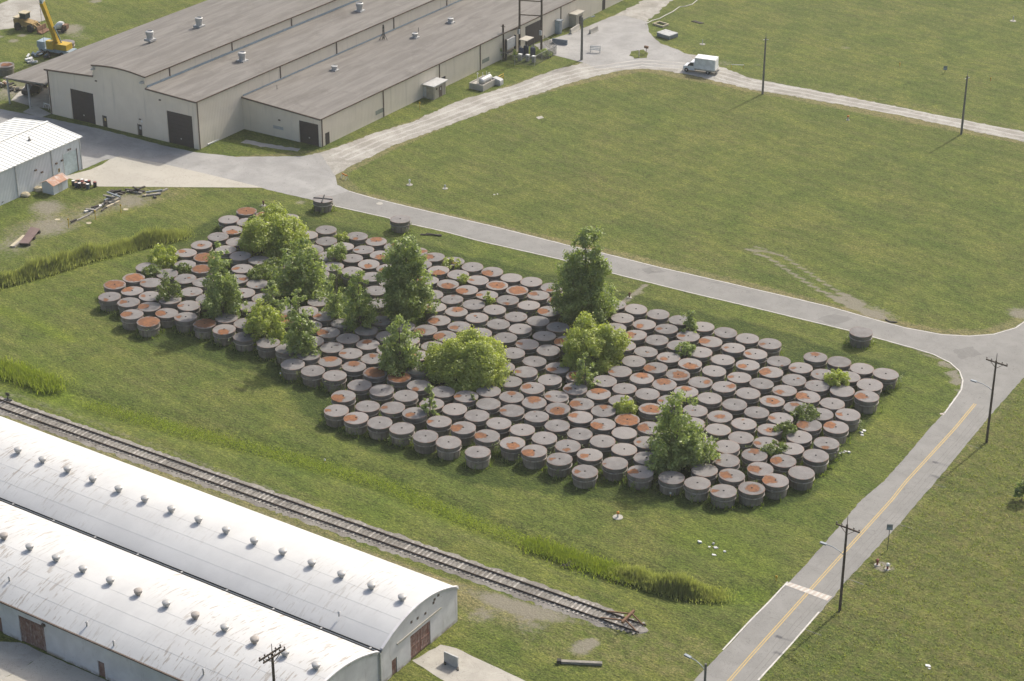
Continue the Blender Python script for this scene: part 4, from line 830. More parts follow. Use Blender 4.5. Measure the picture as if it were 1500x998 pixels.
cuts = [(-225, -146.6, 0), (-146.6, -145.6, 2.0), (-145.6, -142.85, 0), (-142.85, -139.1, 3.4), (-139.1, -131.6, 0), (-131.6, -130.66, 2.0), (-130.66, VX1, 0)]
m = MB(T_)
for a, b, z0 in cuts: m.box(a, b, 122.0, 122.35, z0, 4.22)
m.build('side_wall', 'whitewash', th)
MB(T_).box(VX0, VX1+.1, 121.80, 121.97, 4.18, 4.34).build('gutter', 'brown_trim', th)
MB(T_).box(-222, VX1-.35, 136.1, 136.35, 0, 4.2).build('side_wall', 'whitewash', th)
for k, (a, b) in enumerate(((-142.82, -141.0), (-140.95, -139.13))):
    d = MB(T_).box(a, b, 122.12, 122.2, .03, 3.38).build('sliding_door', 'red_door', th)
    for j in range(4): MB(T_).box(a+.03+j*.45, a+.03+j*.45+.41, 122.08, 122.12, .08, 3.3).build('door_plank', 'red_door', d)
    for z in (.4, 1.7, 3.0): MB(T_).box(a+.02, b-.02, 122.05, 122.08, z-.09, z+.09).build('door_rail', 'red_door', d)
for a in (-146.58, -131.58):
    d = MB(T_).box(a, a+.9, 122.12, 122.18, .03, 1.98).build('door', 'red_door', th); MB(T_).box(a+.1, a+.8, 122.09, 122.12, 1.05, 1.8).build('door_panel', 'red_door', d); MB(T_).box(a+.1, a+.8, 122.09, 122.12, .2, .9).build('door_panel', 'red_door', d)
MB(T_).box(-139.2, -138.8, 121.75, 121.98, 3.5, 3.8).build('wall_lamp', 'brown_trim', th)
for px, py, hh in ((14, 852, .5), (127, 913, .5), (166, 938, .6), (298, 985, .7)):
    p = g(px, py, 5.2); MB(T_).lathe([(.09, arc_z-.1 if (arc_z := vB[2](p[1])) else 0), (.09, arc_z+hh), (.17, arc_z+hh), (.05, arc_z+hh+.12)], 8, p).build('roof_pipe', 'cap_metal', th)

# ---------------------------------------------------------------- vegetation
def leaf_material(name, dark, light, yellow):
    t = NT(name); k = t.attr('tint'); p = t.pos()
    c = t.mix(t.ramp(k, .1, .9), dark, light); c = t.mix(t.ramp(t.noise(p, .9, 3), .5, .8, 0, .7), c, yellow)
    d = t.n('ShaderNodeBsdfDiffuse'); tr_ = t.n('ShaderNodeBsdfTranslucent'); gl_ = t.n('ShaderNodeBsdfGlossy'); gl_.inputs['Roughness'].default_value = .5
    t.link(c, d.inputs[0]); t.link(t.mix(1.0, c, (1.25, 1.3, .7), 'MULTIPLY'), tr_.inputs[0])
    m1 = t.n('ShaderNodeMixShader'); m1.inputs[0].default_value = .5; t.link(d.outputs[0], m1.inputs[1]); t.link(tr_.outputs[0], m1.inputs[2])
    m2 = t.n('ShaderNodeMixShader'); m2.inputs[0].default_value = .05; t.link(m1.outputs[0], m2.inputs[1]); t.link(gl_.outputs[0], m2.inputs[2])
    t.link(m2.outputs[0], t.out.inputs['Surface']); M[name] = t.m
leaf_material('poplar_leaf', (0.165, 0.220, 0.066), (0.315, 0.385, 0.118), (0.375, 0.415, 0.130))
leaf_material('willow_leaf', (0.250, 0.300, 0.050), (0.390, 0.440, 0.088), (0.450, 0.470, 0.100))
leaf_material('weed_leaf', (0.100, 0.145, 0.030), (0.185, 0.235, 0.052), (0.225, 0.245, 0.065))
leaf_material('reed_leaf', (0.20, 0.225, 0.08), (0.34, 0.365, 0.135), (0.40, 0.40, 0.17))
leaf_material('lush_leaf', (0.165, 0.215, 0.032), (0.265, 0.320, 0.045), (0.30, 0.33, 0.06))
worn('bark', (0.10, 0.082, 0.062), (0.16, 0.135, 0.105), .95, 2, 8)
def leaves_mesh(name, C, size, N, tint, mat, parent=None, aspect=.62):
    """one small four-cornered leaf spray for each centre C, facing roughly along N"""
    n = len(C); r = RNG.normal(size=(n, 3))*.5+N; r /= np.linalg.norm(r, axis=1)[:, None]+1e-9
    a = np.cross(r, RNG.normal(size=(n, 3))); a /= np.linalg.norm(a, axis=1)[:, None]+1e-9; b = np.cross(r, a)
    s = (size*RNG.uniform(.6, 1.35, n))[:, None]; a = a*s; b = b*s*aspect; bend = r*s*.25
    V = np.stack([C-a, C-b*.9+bend*.5, C+a+bend, C+b*.9-bend*.3], 1).reshape(-1, 3)
    return cards(name, V, np.repeat(tint, 4), mat, parent)
def cards(name, V, tint, mat, parent=None):
    n = len(V)//4; me = bpy.data.meshes.new(name); me.vertices.add(len(V)); me.vertices.foreach_set('co', V.astype(np.float32).ravel())
    me.loops.add(4*n); me.loops.foreach_set('vertex_index', np.arange(4*n, dtype=np.int32)); me.polygons.add(n); me.polygons.foreach_set('loop_start', np.arange(0, 4*n, 4, dtype=np.int32)); me.update(calc_edges=True)
    at = me.attributes.new('tint', 'FLOAT', 'POINT'); at.data.foreach_set('value', tint.astype(np.float32))
    me.materials.append(M[mat]); o = bpy.data.objects.new(name, me); COL.objects.link(o)
    if parent: o.parent = parent
    return o
def sphere_pts(n):
    v = RNG.normal(size=(n, 3)); return v/np.linalg.norm(v, axis=1)[:, None]
def crown(shape, h, w, z0, dens, leaf):
    """clump centres with radii in a crown of the given outline, then leaves through every clump"""
    C = []; rad = []
    if shape == 'poplar':
        # a few upright leaders of unequal height, each with its own clumps
        nl = 1+int(w > 2.2)*3+int(w > 5)*3; axes = [(0.0, 0.0, h, .72)]
        for q in range(nl-1):
            a = RNG.uniform(0, 6.283); f = RNG.uniform(.35, .93); axes.append((w*(.36-.16*f)*math.cos(a), w*(.36-.16*f)*math.sin(a), h*f, .46))
        ph = RNG.uniform(0, 6.283, 4)
        for ax, ay, ah, aw in axes:
            nb = int(12+ah*w*aw*1.0)
            for _ in range(nb):
                t = RNG.uniform(0, 1)**.9; pr = (.74+.26*math.sin(min(1, t/.25)*1.57))*(1-t)**.30*1.04
                a = RNG.uniform(0, 6.283); pr *= 1+.30*math.sin(3*a+ph[0]+4*t)+.24*math.sin(9*t+ph[1]+a)
                if math.sin(11*t+ph[2]+2*a) < -.72: continue
                cr = max(.16, w*.092*RNG.uniform(.6, 1.35)*(1-.4*t)); r_ = max(0, w/2*aw*1.25*pr*math.sqrt(RNG.uniform(.05, 1))*RNG.uniform(.62, 1.28)-cr*.3)
                C.append((ax*(1-.2*t)+r_*math.cos(a), ay*(1-.2*t)+r_*math.sin(a), z0+t*(ah-z0-cr*.4))); rad.append(cr)
        C.append((0, 0, h-.3)); rad.append(max(.15, w*.05))
    elif shape == 'dome':
        nb = int(40+w*w*.75); lob = RNG.uniform(0, 6.283, 3)
        for _ in range(nb):
            a = RNG.uniform(0, 6.283); e = math.asin(RNG.uniform(0.0, 1)); cr = w*.085*RNG.uniform(.65, 1.3)
            k = (1+.10*math.sin(3*a+lob[0])+.07*math.sin(5*a+lob[1]+2*e))*RNG.uniform(.80, 1.0); sq = math.cos(e)**.75
            C.append(((w/2*k-cr*.8)*sq*math.cos(a), (w/2*k-cr*.8)*sq*math.sin(a), z0+.15+(h-z0-cr*.9)*math.sin(e)**.85*k)); rad.append(cr)
        for _ in range(nb//4):
            a = RNG.uniform(0, 6.283); q = RNG.uniform(0, .6); C.append((w/2*q*math.cos(a), w/2*q*math.sin(a), z0+(h-z0)*RNG.uniform(.2, .7))); rad.append(w*.09)
    else:  # loose shrub
        nb = int(16+w*12)
        for _ in range(nb):
            a = RNG.uniform(0, 6.283); r_ = w/2*math.sqrt(RNG.uniform(0, 1)); t = RNG.uniform(0, 1)*(1-(2*r_/w)**2*.6)
            C.append((r_*math.cos(a), r_*math.sin(a), max(z0, h*.55)+(h*1.12-max(z0, h*.55))*t)); rad.append(RNG.uniform(.22, .40)*max(.7, w/3))
    P = []; Nn = []; T = []
    for c, r_ in zip(C, rad):
        n = max(30, int(dens*r_*r_/(leaf*leaf))); d = sphere_pts(n); rr = np.where(RNG.uniform(size=n) < (.72 if shape == 'poplar' else .9), RNG.uniform(.25, 1.0, n)**.5, RNG.uniform(.9, 1.55, n)); q = np.array(c)+d*(r_*rr)[:, None]*np.array([1.08, 1.08, .98])
        P.append(q); Nn.append(d*.95+np.array([0, 0, .35])); T.append(np.clip(RNG.normal(RNG.uniform(.25, .75), .2, n), 0, 1))
    return np.concatenate(P), np.concatenate(Nn), np.concatenate(T), C
def limbs(C, h, z0, r0, trunk_top, n=14):
    m = MB(); m.tube([(0, 0, -.1), (.05*r0*4, 0, h*.25), (0, .04*h*.2, h*.55), (0, 0, h*trunk_top)], [r0, r0*.8, r0*.5, r0*.15], 7)
    for c in random.sample(list(C), min(n, len(C))):
        zb = max(.3, min(c[2]*.55, h*trunk_top*.85)); m.tube([(0, 0, zb), (c[0]*.5, c[1]*.5, (zb+c[2])*.52), c], [r0*.4, r0*.25, r0*.08], 5)
    return m
def tree(name, label, cat, base, top, wpx, shape, leaf=.19, dens=7.5, mat='poplar_leaf', zb=1.3, group=None):
    by = base[1]-wpx*{'dome': .20, 'poplar': .10}.get(shape, .08); p = g(base[0], by, zb); D = np.linalg.norm(np.array([p[0], p[1], CAM_H])); w = wpx*D/FPX; h = hgt(p, top)
    o = thing(name, label, cat, (p[0], p[1], 0), 0, group)
    P, Nn, T, C = crown(shape, h, w*(1.16 if shape == 'poplar' else 1.06), .5 if shape != 'poplar' else min(1.1, h*.15), dens, leaf)
    P[:, 2] = np.maximum(P[:, 2], .08)
    leaves_mesh('crown', P, leaf, Nn, T, mat, o); limbs(C, h, .5, max(.05, h*.018), .85 if shape == 'poplar' else .5).build('trunk', 'bark', o, True)
    return o
GP, GD, GS = 'young poplars among the tanks', 'rounded willows among the tanks', 'small shrubs among the tanks'
tree('poplar_tree', 'tallest poplar by the road edge, middle of the tank yard', 'tree', (856,474), 337, 82, 'poplar', .2, 8, group=GP)
tree('poplar_tree', 'broad tall poplar in the back rows left of centre', 'tree', (597,471), 350, 76, 'poplar', .2, 8, group=GP)
tree('poplar_tree', 'dense narrow poplar at the left end of the yard', 'tree', (326,466), 357, 58, 'poplar', .18, 9, group=GP)
tree('poplar_tree', 'bright spire-shaped poplar left of the big round willow', 'tree', (586,553), 464, 60, 'poplar', .19, 8, group=GP)
tree('poplar_tree', 'leafy poplar near the front row with a dark shrub at its foot', 'tree', (990,682), 576, 84, 'poplar', .2, 7, group=GP)
tree('poplar_tree', 'slim poplar just left of the broad tall poplar', 'tree', (527,484), 396, 50, 'poplar', .18, 7, group=GP)
tree('poplar_tree', 'thin ragged poplar between the slim poplar and the tank gap', 'tree', (494,468), 388, 42, 'poplar', .18, 6, group=GP)
tree('poplar_tree', 'loose upright poplar at the front row right of the low willow', 'tree', (440,521), 424, 50, 'poplar', .19, 6.5, group=GP)
tree('poplar_tree', 'short thin poplar behind the low round willow', 'tree', (400,462), 411, 34, 'poplar', .18, 6, group=GP)
tree('poplar_tree', 'bushy dark poplar right below the bright round willow', 'tree', (443,432), 350, 74, 'poplar', .21, 6, group=GP)
tree('poplar_tree', 'small light poplar in front of the right-hand willow', 'tree', (857,571), 517, 36, 'poplar', .18, 6.5, group=GP)
tree('poplar_tree', 'small pointed tree alone near the back row at right', 'tree', (1008,487), 455, 33, 'poplar', .17, 8, group=GP)
tree('poplar_tree', 'spindly young poplar left of the big round willow', 'tree', (630,611), 563, 26, 'poplar', .15, 4, group=GP)
tree('willow_tree', 'bright round willow at the back left of the yard', 'tree', (402,382), 314, 104, 'dome', .17, 9, 'willow_leaf', group=GD)
tree('willow_tree', 'big round bright willow in the middle of the yard', 'tree', (687,571), 494, 124, 'dome', .17, 9, 'willow_leaf', group=GD)
tree('willow_tree', 'round willow right of the yard centre below the tallest poplar', 'tree', (868,545), 471, 98, 'dome', .17, 9, 'willow_leaf', group=GD)
tree('willow_tree', 'low dark round willow at the front left of the yard', 'tree', (387,502), 448, 64, 'dome', .17, 9, 'willow_leaf', group=GD)
tree('shrub', 'dark rounded shrub at the foot of the leafy front poplar', 'shrub', (970,695), 664, 56, 'dome', .17, 8, 'poplar_leaf', group=GS)
for lab, b, t_, w, sh, mt in [
    ('feathery bright shrub at the far left edge of the yard', (238,394), 360, 44, 'dome', 'willow_leaf'), ('low spreading shrub below the feathery left shrub', (222,410), 391, 36, 'dome', 'weed_leaf'),
    ('leafy upright shrub among the left-end tanks', (248,446), 398, 40, 'poplar', 'weed_leaf'), ('small low shrub right of the leafy left-end shrub', (268,404), 387, 32, 'dome', 'weed_leaf'),
    ('rounded shrub in the second row right of the back willow', (495,388), 357, 34, 'dome', 'poplar_leaf'), ('small pale shrub growing between back rows left of centre', (716,448), 426, 21, 'poplar', 'willow_leaf'),
    ('pale tuft of shrub growing on a rusted tank', (916,611), 584, 38, 'dome', 'willow_leaf'), ('spreading shrub over tanks at the right end of the yard', (1226,567), 546, 34, 'loose', 'willow_leaf'),
    ('low shrub over tanks in the right part of the yard', (1179,615), 600, 38, 'loose', 'weed_leaf'), ('low shrub over tanks near the front right corner', (1135,665), 652, 34, 'loose', 'weed_leaf'),
    ('low shrub beside the dense narrow poplar', (380,412), 394, 32, 'loose', 'weed_leaf'), ('scrubby shrub under the bushy dark poplar', (400,398), 384, 36, 'loose', 'weed_leaf'),
    ('small weed shrub in the back row by the road', (662,392), 381, 26, 'loose', 'willow_leaf'), ('thin grey shrub amid the right-hand tanks', (1004,522), 503, 26, 'loose', 'poplar_leaf'),
    ('leafy weeds filling a gap near the right-end tanks', (1150,640), 622, 28, 'loose', 'weed_leaf'), ('leafy shrub at the back edge left of the centre rows', (375,330), 318, 20, 'loose', 'weed_leaf'),
    ('dark shrub at the right edge of the picture', (1497,735), 705, 26, 'dome', 'poplar_leaf'), ('weedy shrub in the front gap below the big willow', (692,592), 577, 14, 'poplar', 'weed_leaf'),
    ('tall weed cluster beside tanks in the back left corner', (504,353), 344, 22, 'loose', 'willow_leaf'), ('weedy shrub in the second row near the back left', (680,415), 406, 20, 'loose', 'willow_leaf')]:
    tree('shrub', lab, 'shrub', b, t_, w, sh, .15, 6, mt, .4 if '1497' in str(b) else 1.2, GS)

def blades(name, P, h, wd, mat, label, lean=.25, zf=None, line=None):
    """upright pointed blades standing at P"""
    n = len(P); a = RNG.uniform(0, 6.283, n); H = h*RNG.uniform(.55, 1.2, n)
    if line is not None:      # lower towards the edges and the ends of the strip
        q = dist_poly(P, line); e = np.minimum(np.linalg.norm(P-np.array(line[0]), axis=1), np.linalg.norm(P-np.array(line[-1]), axis=1)); H = H*(.25+.75*np.exp(-(q/1.25)**2))*np.clip(.25+e/6, 0, 1)*(.8+.25*np.sin(P[:, 0]*.9+np.sin(P[:, 1]*1.1)))
    d = np.column_stack([np.cos(a), np.sin(a), np.zeros(n)])*(wd*RNG.uniform(.6, 1.3, n))[:, None]
    l = RNG.normal(size=(n, 3))*lean*H[:, None]; l[:, 2] = 0; B = np.column_stack([P, np.zeros(n) if zf is None else zf]); up = np.array([0, 0, 1.0])
    V = np.stack([B-d, B+d, B+l*.5+up*H[:, None]*.6+d*.8, B+l+up*H[:, None]], 1).reshape(-1, 3)
    o = cards(name, V, np.repeat(RNG.uniform(0, 1, n), 4), mat); o['kind'] = 'stuff'; o['label'] = label; return o
def along(line, n, sd):
    L = np.array(line); seg = np.linalg.norm(np.diff(L, axis=0), axis=1); cum = np.concatenate([[0], np.cumsum(seg)]); t = RNG.uniform(0, cum[-1], n); i = np.clip(np.searchsorted(cum, t)-1, 0, len(seg)-1)
    return L[i]+(L[i+1]-L[i])*((t-cum[i])/seg[i])[:, None]+RNG.normal(size=(n, 2))*sd
blades('reeds', along(STRIP, 19000, .95), 2.3, .05, 'reed_leaf', 'strip of tall reeds in the ditch left of the tanks', .16, None, STRIP)
RL = gl([(905,838),(960,856),(1010,868),(1056,873)]); blades('reeds', along(RL, 8500, .75), 2.2, .05, 'reed_leaf', 'clump of tall reeds at the lower end of the ditch', .14, None, RL)
blades('reeds', along(gl([(775,796),(820,812),(870,830),(925,846)]), 4500, .8), .45, .06, 'lush_leaf', 'low green growth along the ditch before the reeds', .3)
blades('tall_grass', along(gl([(-40,532),(20,545),(80,568)]), 6000, .9), .75, .06, 'lush_leaf', 'tall bright grass at the left edge above the railway', .2)
blades('ditch_grass', along(DITCH[3:11], 9000, .75), .14, .07, 'lush_leaf', 'line of bright lush grass along the shallow ditch', .35)
# weeds between and around the tanks
def yard_weeds():
    W_ = np.array([t[:2] for t in TANKS]); Q = []
    for i, (x, y, c) in enumerate(TANKS):
        if i % 1 == 0:
            k = RNG.integers(6, 46); a = RNG.uniform(0, 6.283, k); r_ = RNG.uniform(1.5, 2.15, k); Q.append(np.column_stack([x+r_*np.cos(a), y+r_*np.sin(a)]))
    Q = np.concatenate(Q); d = np.min(np.linalg.norm(Q[:, None]-W_[None], axis=2), axis=1); Q = Q[d > 1.48]
    tall = RNG.uniform(size=len(Q)) < .22
    blades('weeds', np.repeat(Q, 3, 0)+RNG.normal(size=(3*len(Q), 2))*.10, .55, .07, 'weed_leaf', 'weeds and rough grass growing round the tank feet', .35)
    T = Q[tall]; c = np.repeat(T, 26, 0)+RNG.normal(size=(26*len(T), 2))*.17; z = RNG.uniform(.15, 1.0, len(c))*np.repeat(RNG.uniform(.7, 1.75, len(T)), 26)
    d = np.min(np.linalg.norm(c[:, None, :]-W_[None], axis=2), axis=1) if len(c) < 60000 else np.full(len(c), 9)
    k = d > 1.5; c, z = c[k], z[k]
    o = leaves_mesh('leafy_weeds', np.column_stack([c, z]), .10, np.tile([0, 0, .7], (len(c), 1)), RNG.uniform(0, 1, len(c)), 'weed_leaf'); o['kind'] = 'stuff'; o['label'] = 'tall leafy weeds poking up between the tanks'
yard_weeds()
# coarse tufts in the rough field right of the road and scattered over the mown grass
def tufts(name, poly, n, h, wd, mat, label, excl=()):
    P = np.array(poly); lo, hi = P.min(0), P.max(0); Q = RNG.uniform(lo, hi, (n, 2)); Q = Q[inside(Q, poly)]
    for e in excl: Q = Q[~inside(Q, e)]
    nz = np.sin(Q[:, 0]*.9+1.7*np.sin(Q[:, 1]*.6))*np.sin(Q[:, 1]*.8+1.1*np.sin(Q[:, 0]*.5)); Q = Q[nz > -.6]
    Q = np.repeat(Q, 4, 0)+RNG.normal(size=(4*len(Q), 2))*.12
    return blades(name, Q, h, wd, mat, label, .6)
tufts('rough_grass', gl([(1125,998),(1255,850),(1360,735),(1460,615),(1530,540),(1600,1040),(1100,1040)]), 7000, .16, .06, 'reed_leaf', 'coarse grass tufts in the rough field right of the road')

# ---------------------------------------------------------------- utility poles
worn('pole_wood', (0.060, 0.045, 0.036), (0.10, 0.078, 0.062), .95, 2, 8)
worn('pole_grey', (0.13, 0.125, 0.115), (0.17, 0.165, 0.15), .9, 2, 8)
plain('insulator', (0.10, 0.085, 0.08), .3); plain('lamp_metal', (0.22, 0.25, 0.28), .5, .2); plain('yellow_paint', (0.50, 0.33, 0.03), .5); plain('orange_paint', (0.55, 0.20, 0.03), .6)
def pole(label, p, h, arms=(), lamp=None, mat='pole_wood', spike=1.0, r=.17, small=None):
    t = thing('utility_pole', label, 'utility pole', (p[0], p[1], 0), 0, 'wooden utility poles')
    zt = h-spike; MB().tube([(0, 0, -.1), (0, 0, zt*.5), (0, 0, zt)], [r, r*.85, r*.68], 9).build('post', mat, t, True)
    if spike > .1: MB().tube([(0, 0, zt-.5), (0, 0, zt+spike)], [.05, .03], 6).build('top_pin', mat, t)
    for z, L, ang_, off in arms:
        c, s = math.cos(ang_), math.sin(ang_); ox, oy_ = -s*off, c*off
        MB().bar((-c*L/2+ox, -s*L/2+oy_, z), (c*L/2+ox, s*L/2+oy_, z), .13, .15).build('crossarm', mat, t)
        for q in (-.94, -.5, .5, .94): MB().lathe([(.03, z+.07), (.03, z+.18), (.09, z+.2), (.07, z+.34), (.02, z+.36)], 8, (c*L/2*q+ox, s*L/2*q+oy_)).build('insulator', 'insulator', t, True)
        for q in (-1, 1): MB().bar((c*q*L*.3+ox, s*q*L*.3+oy_, z-.05), (ox*.6, oy_*.6, z-.75), .05).build('brace', mat, t)
    if lamp:
        z, dx, dy = lamp; MB().tube([(0, 0, z-.35), (dx*.25, dy*.25, z), (dx*.6, dy*.6, z+.25), (dx, dy, z+.3)], .045, 6).build('lamp_arm', 'lamp_metal', t)
        n = np.array([dx, dy])/math.hypot(dx, dy); MB().bar((dx-n[0]*.1, dy-n[1]*.1, z+.28), (dx+n[0]*.65, dy+n[1]*.65, z+.30), .30, .16).build('lamp_head', 'lamp_metal', t)
    if small: MB().bar((-small[0]/2, -small[1]/2, zt-.5), (small[0]/2, small[1]/2, zt-.35), .10).build('bracket', 'light_grey', t)
    return t
p = g(1230, 895); h = hgt(p, 757); pole('dark wooden pole with crossarm and lamp right of the crossing stripe', p, h, [(h-1.55, 2.9, R(-4), .2)], (h*.62, -2.3, .05))
p = g(1445, 648); h = hgt(p, 518); pole('dark wooden pole with crossarm and lamp at the road bend', p, h, [(h-1.35, 2.9, R(-6), .2)], (h*.61, -2.3, .05))
p = g(406, 936, 14.4); pole('dark wooden pole with double crossarms rising before the bottom left warehouse', (p[0]+.05, 121.0), 14.4, [(13.1, 2.9, R(84), .28), (13.1, 2.9, R(84), -.28)], None, 'pole_wood', 1.1, .19)
p = g(1117, 138); h = hgt(p, 47); pole('plain tall pole beside the gravel track, left of the two in the far field', p, h, [], None, 'pole_grey', 1.0, .2, (.9, .3)); 
p = g(1408, 197); h = hgt(p, 103); pole('plain tall pole beside the gravel track, right of the two in the far field', p, h, [], None, 'pole_grey', 1.0, .2, (.5, .8))
p = g(852, 88); h = hgt(p, 25); pole('thick bare pole with a lamp arm at the corner of the asphalt yard', p, h, [], (h-.6, .9, 1.9), 'pole_grey', .05, .26)
p = g(1034, 972, 11.0); pole('pole top with a lamp arm at the bottom edge beside the road', p, 11.0, [], (10.5, -1.9, .3), 'pole_grey', .05, .17)

# ---------------------------------------------------------------- box truck
plain('truck_white', (0.66, 0.68, 0.70), .35, 0, .05); plain('box_white', (0.70, 0.71, 0.71), .45, 0, .06); plain('tyre', (0.02, 0.02, 0.021), .85); plain('glass_dark', (0.03, 0.04, 0.05), .15)
tk = thing('box_truck', 'white box truck parked on the gravel track in the distance', 'truck', (*g(1026, 105.5), 0), math.radians(-169))
MB().extr([(3.1, .45), (3.1, .95), (2.95, 1.12), (2.25, 1.25), (1.75, 1.95), (.95, 2.02), (.9, .45)], -.95, .95, 'y').build('cab', 'truck_white', tk)
MB().box(-3.0, .85, -1.12, 1.12, .75, 2.95).build('cargo_box', 'box_white', tk)
MB().box(-3.05, .9, -1.15, 1.15, 2.95, 3.0).build('box_roof', 'white_paint', tk); MB().box(-3.0, .85, -1.14, 1.14, .70, .95).build('box_skirt', 'concrete_pad', tk)
MB().box(-3.08, -3.0, -1.0, 1.0, .9, 2.8).build('rear_door', 'box_white', tk); MB().box(-3.35, -3.0, -1.05, 1.05, .42, .55).build('rear_bumper', 'black_iron', tk)
for s in (-1, 1):
    MB().add([(2.16, s*.955, 1.30), (1.72, s*.955, 1.88), (1.1, s*.955, 1.88), (1.1, s*.955, 1.30)], [(0, 1, 2, 3)]).build('side_window', 'glass_dark', tk)
    MB().box(1.95, 2.1, s*1.12-.1, s*1.12+.1, 1.25, 1.6).build('mirror', 'black_iron', tk); MB().box(3.1, 3.13, s*.7-.18, s*.7+.18, .72, .92).build('headlight', 'light_grey', tk)
    for x_ in (2.45, -1.7):
        w_ = MB(lambda q, x_=x_, s=s: (x_+q[0], s*.88+q[2]*s, .40+q[1])).lathe([(.20, -.14), (.38, -.14), (.40, -.08), (.40, .08), (.38, .14), (.20, .14)], 18).build('wheel', 'tyre', tk, True)
        MB(lambda q, x_=x_, s=s: (x_+q[0], s*.88+q[2]*s, .40+q[1])).lathe([(.21, .10), (.12, .15), (.05, .15)], 14).build('rim', 'light_grey', w_)
MB().add([(2.30, -.85, 1.30), (2.30, .85, 1.30), (1.82, .80, 1.92), (1.82, -.80, 1.92)], [(0, 1, 2, 3)]).build('windscreen', 'glass_dark', tk)
MB().box(-2.9, .9, -.5, .5, .45, .72).build('chassis', 'black_iron', tk); MB().box(-.7, -.35, -1.145, -1.13, 1.15, 1.4).build('decal', 'line_yellow', tk)

# ---------------------------------------------------------------- shed, fuel tank, substation and yard things by the factory
worn('brick_tan', (0.30, 0.275, 0.225), (0.36, 0.33, 0.27), .9, 1, 8)
def local(p, rz, *a): return thing(*a, (p[0], p[1], 0), rz)
bs_ = local(g(634, 140), R(1), 'pump_house', 'small tan hut with a flat pale roof beside the factory wall', 'hut')
MB().box(-1.7, 1.5, -1.9, 1.9, 0, 2.5).build('wall', 'brick_tan', bs_); MB().box(-2.0, 1.85, -2.25, 2.25, 2.503, 2.68).build('roof', 'light_grey', bs_)
d = MB().box(1.5, 1.54, -.2, .75, 0, 2.0).build('door', 'brown_trim', bs_); MB().box(1.54, 1.56, .1, .4, 1.3, 1.75).build('door_window', 'light_grey', d); MB().box(1.5, 1.62, -1.1, -.8, 1.7, 2.0).build('meter_box', 'brown_trim', bs_)
MB().box(-1.7, -.1, -1.93, -1.90, .3, 2.2).build('recessed_panel', 'light_grey', bs_)
for y in (-1.7, 1.5): MB().box(1.5, 1.56, y, y+.2, 0, 2.5).build('corner_pier', 'brick_tan', bs_)
ft = local((-198.25, 292.3), R(1), 'fuel_tank', 'silver horizontal fuel tank inside a grey concrete bund', 'fuel tank')
for q in ((-1.5, 1.5, -2.4, -2.2), (-1.5, 1.5, 2.2, 2.4), (-1.5, -1.3, -2.2, 2.2), (1.3, 1.5, -2.2, 2.2)): MB().box(*q, 0, 1.15).build('bund_wall', 'slab', ft)
MB().box(-1.3, 1.3, -2.2, 2.2, .2, .95).build('bund_floor', 'slab', ft)
m = MB(lambda q: (.45+q[0], q[2], 1.45+q[1])); m.lathe([(.01, -1.75), (.35, -1.72), (.56, -1.5), (.58, -1.3), (.58, 1.3), (.56, 1.5), (.35, 1.72), (.01, 1.75)], 20); m.build('vessel', 'galvanised', ft, True)
for y in (-1.0, 1.0): MB().box(-.1, 1.0, y-.12, y+.12, .95, 1.2).build('saddle', 'slab', ft)
for y, z in ((-1.9, 3.0), (-.2, 2.7), (1.1, 2.5)): MB().tube([(0, y, 1.0), (0, y, z)], .05, 6).build('vent_pipe', 'white_paint', ft)
MB().lathe([(.05, 2.9), (.16, 2.95), (.14, 3.12), (.02, 3.18)], 10, (0, -1.9)).build('vent_cap', 'white_paint', ft)
MB().tube([(.45, .9, 1.95), (.45, .9, 2.3), (.45, 1.5, 2.3), (.45, 1.5, 1.95)], .04, 6).build('handrail', 'white_paint', ft)
pb = local(g(729, 123.5), R(1), 'pump_cabinet', 'pale slanted pump cabinet beside the fuel tank bund', 'cabinet')
MB().extr([(-.9, 0), (-.9, 1.1), (-.7, 1.3), (.7, 1.05), (.9, .9), (.9, 0)], -.55, .55, 'y').build('housing', 'light_grey', pb); MB().box(-.5, .5, -.58, -.55, .2, .9).build('door', 'galvanised', pb)
yr = local(g(734, 118), R(1), 'guard_rail', 'yellow pipe guard rail by the fuel tank', 'guard rail')
for y in (-.7, .7): MB().tube([(0, y, 0), (0, y, 1.1)], .06, 6).build('post', 'yellow_paint', yr)
for z in (.6, 1.08): MB().tube([(0, -.9, z), (0, .9, z)], .05, 6).build('rail', 'yellow_paint', yr)
# substation: portal of poles, transformers, fence
for i, (px, py, top, lab) in enumerate(((737, 86, 36, 'short dark pole at the left of the substation'), (761, 78, -30, 'tall dark pole in the middle of the substation'), (793, 80, -40, 'tall dark pole at the right of the substation'))):
    p = g(px, py); h = min(hgt(p, top), 13) if top < 0 else hgt(p, top); t = thing('substation_pole', lab, 'pole', (*p, 0), 0, 'poles of the fenced substation'); MB().tube([(0, 0, -.1), (0, 0, h)], [.24, .18], 8).build('post', 'pole_wood', t, True)
    MB().bar((-.5, 0, h-.4), (.5, 0, h-.4), .1).build('crossarm', 'pole_wood', t)
    if i: MB().box(-.25, .25, -.45, -.15, h*.30, h*.30+.9).build('switch_box', 'light_grey', t)
pa, pb_, pc = [np.array(g(*q)) for q in ((761, 78), (793, 80), (737, 86))]
sp = thing('bus_beam', 'dark timber beams linking the substation poles', 'beam', (*pa, 0)); L_ = pb_-pa
for z in (7.6, 10.4): MB().bar((0, 0, z), (L_[0], L_[1], z), .16, .18).build('beam', 'pole_wood', sp)
L2 = pc-pa; MB().bar((0, 0, 5.0), (L2[0], L2[1], 5.0), .12).build('beam', 'pole_wood', sp)
ct = thing('control_cabinet', 'grey framed switchboard on posts inside the substation', 'switchboard', (*g(748, 85), 0), R(1))
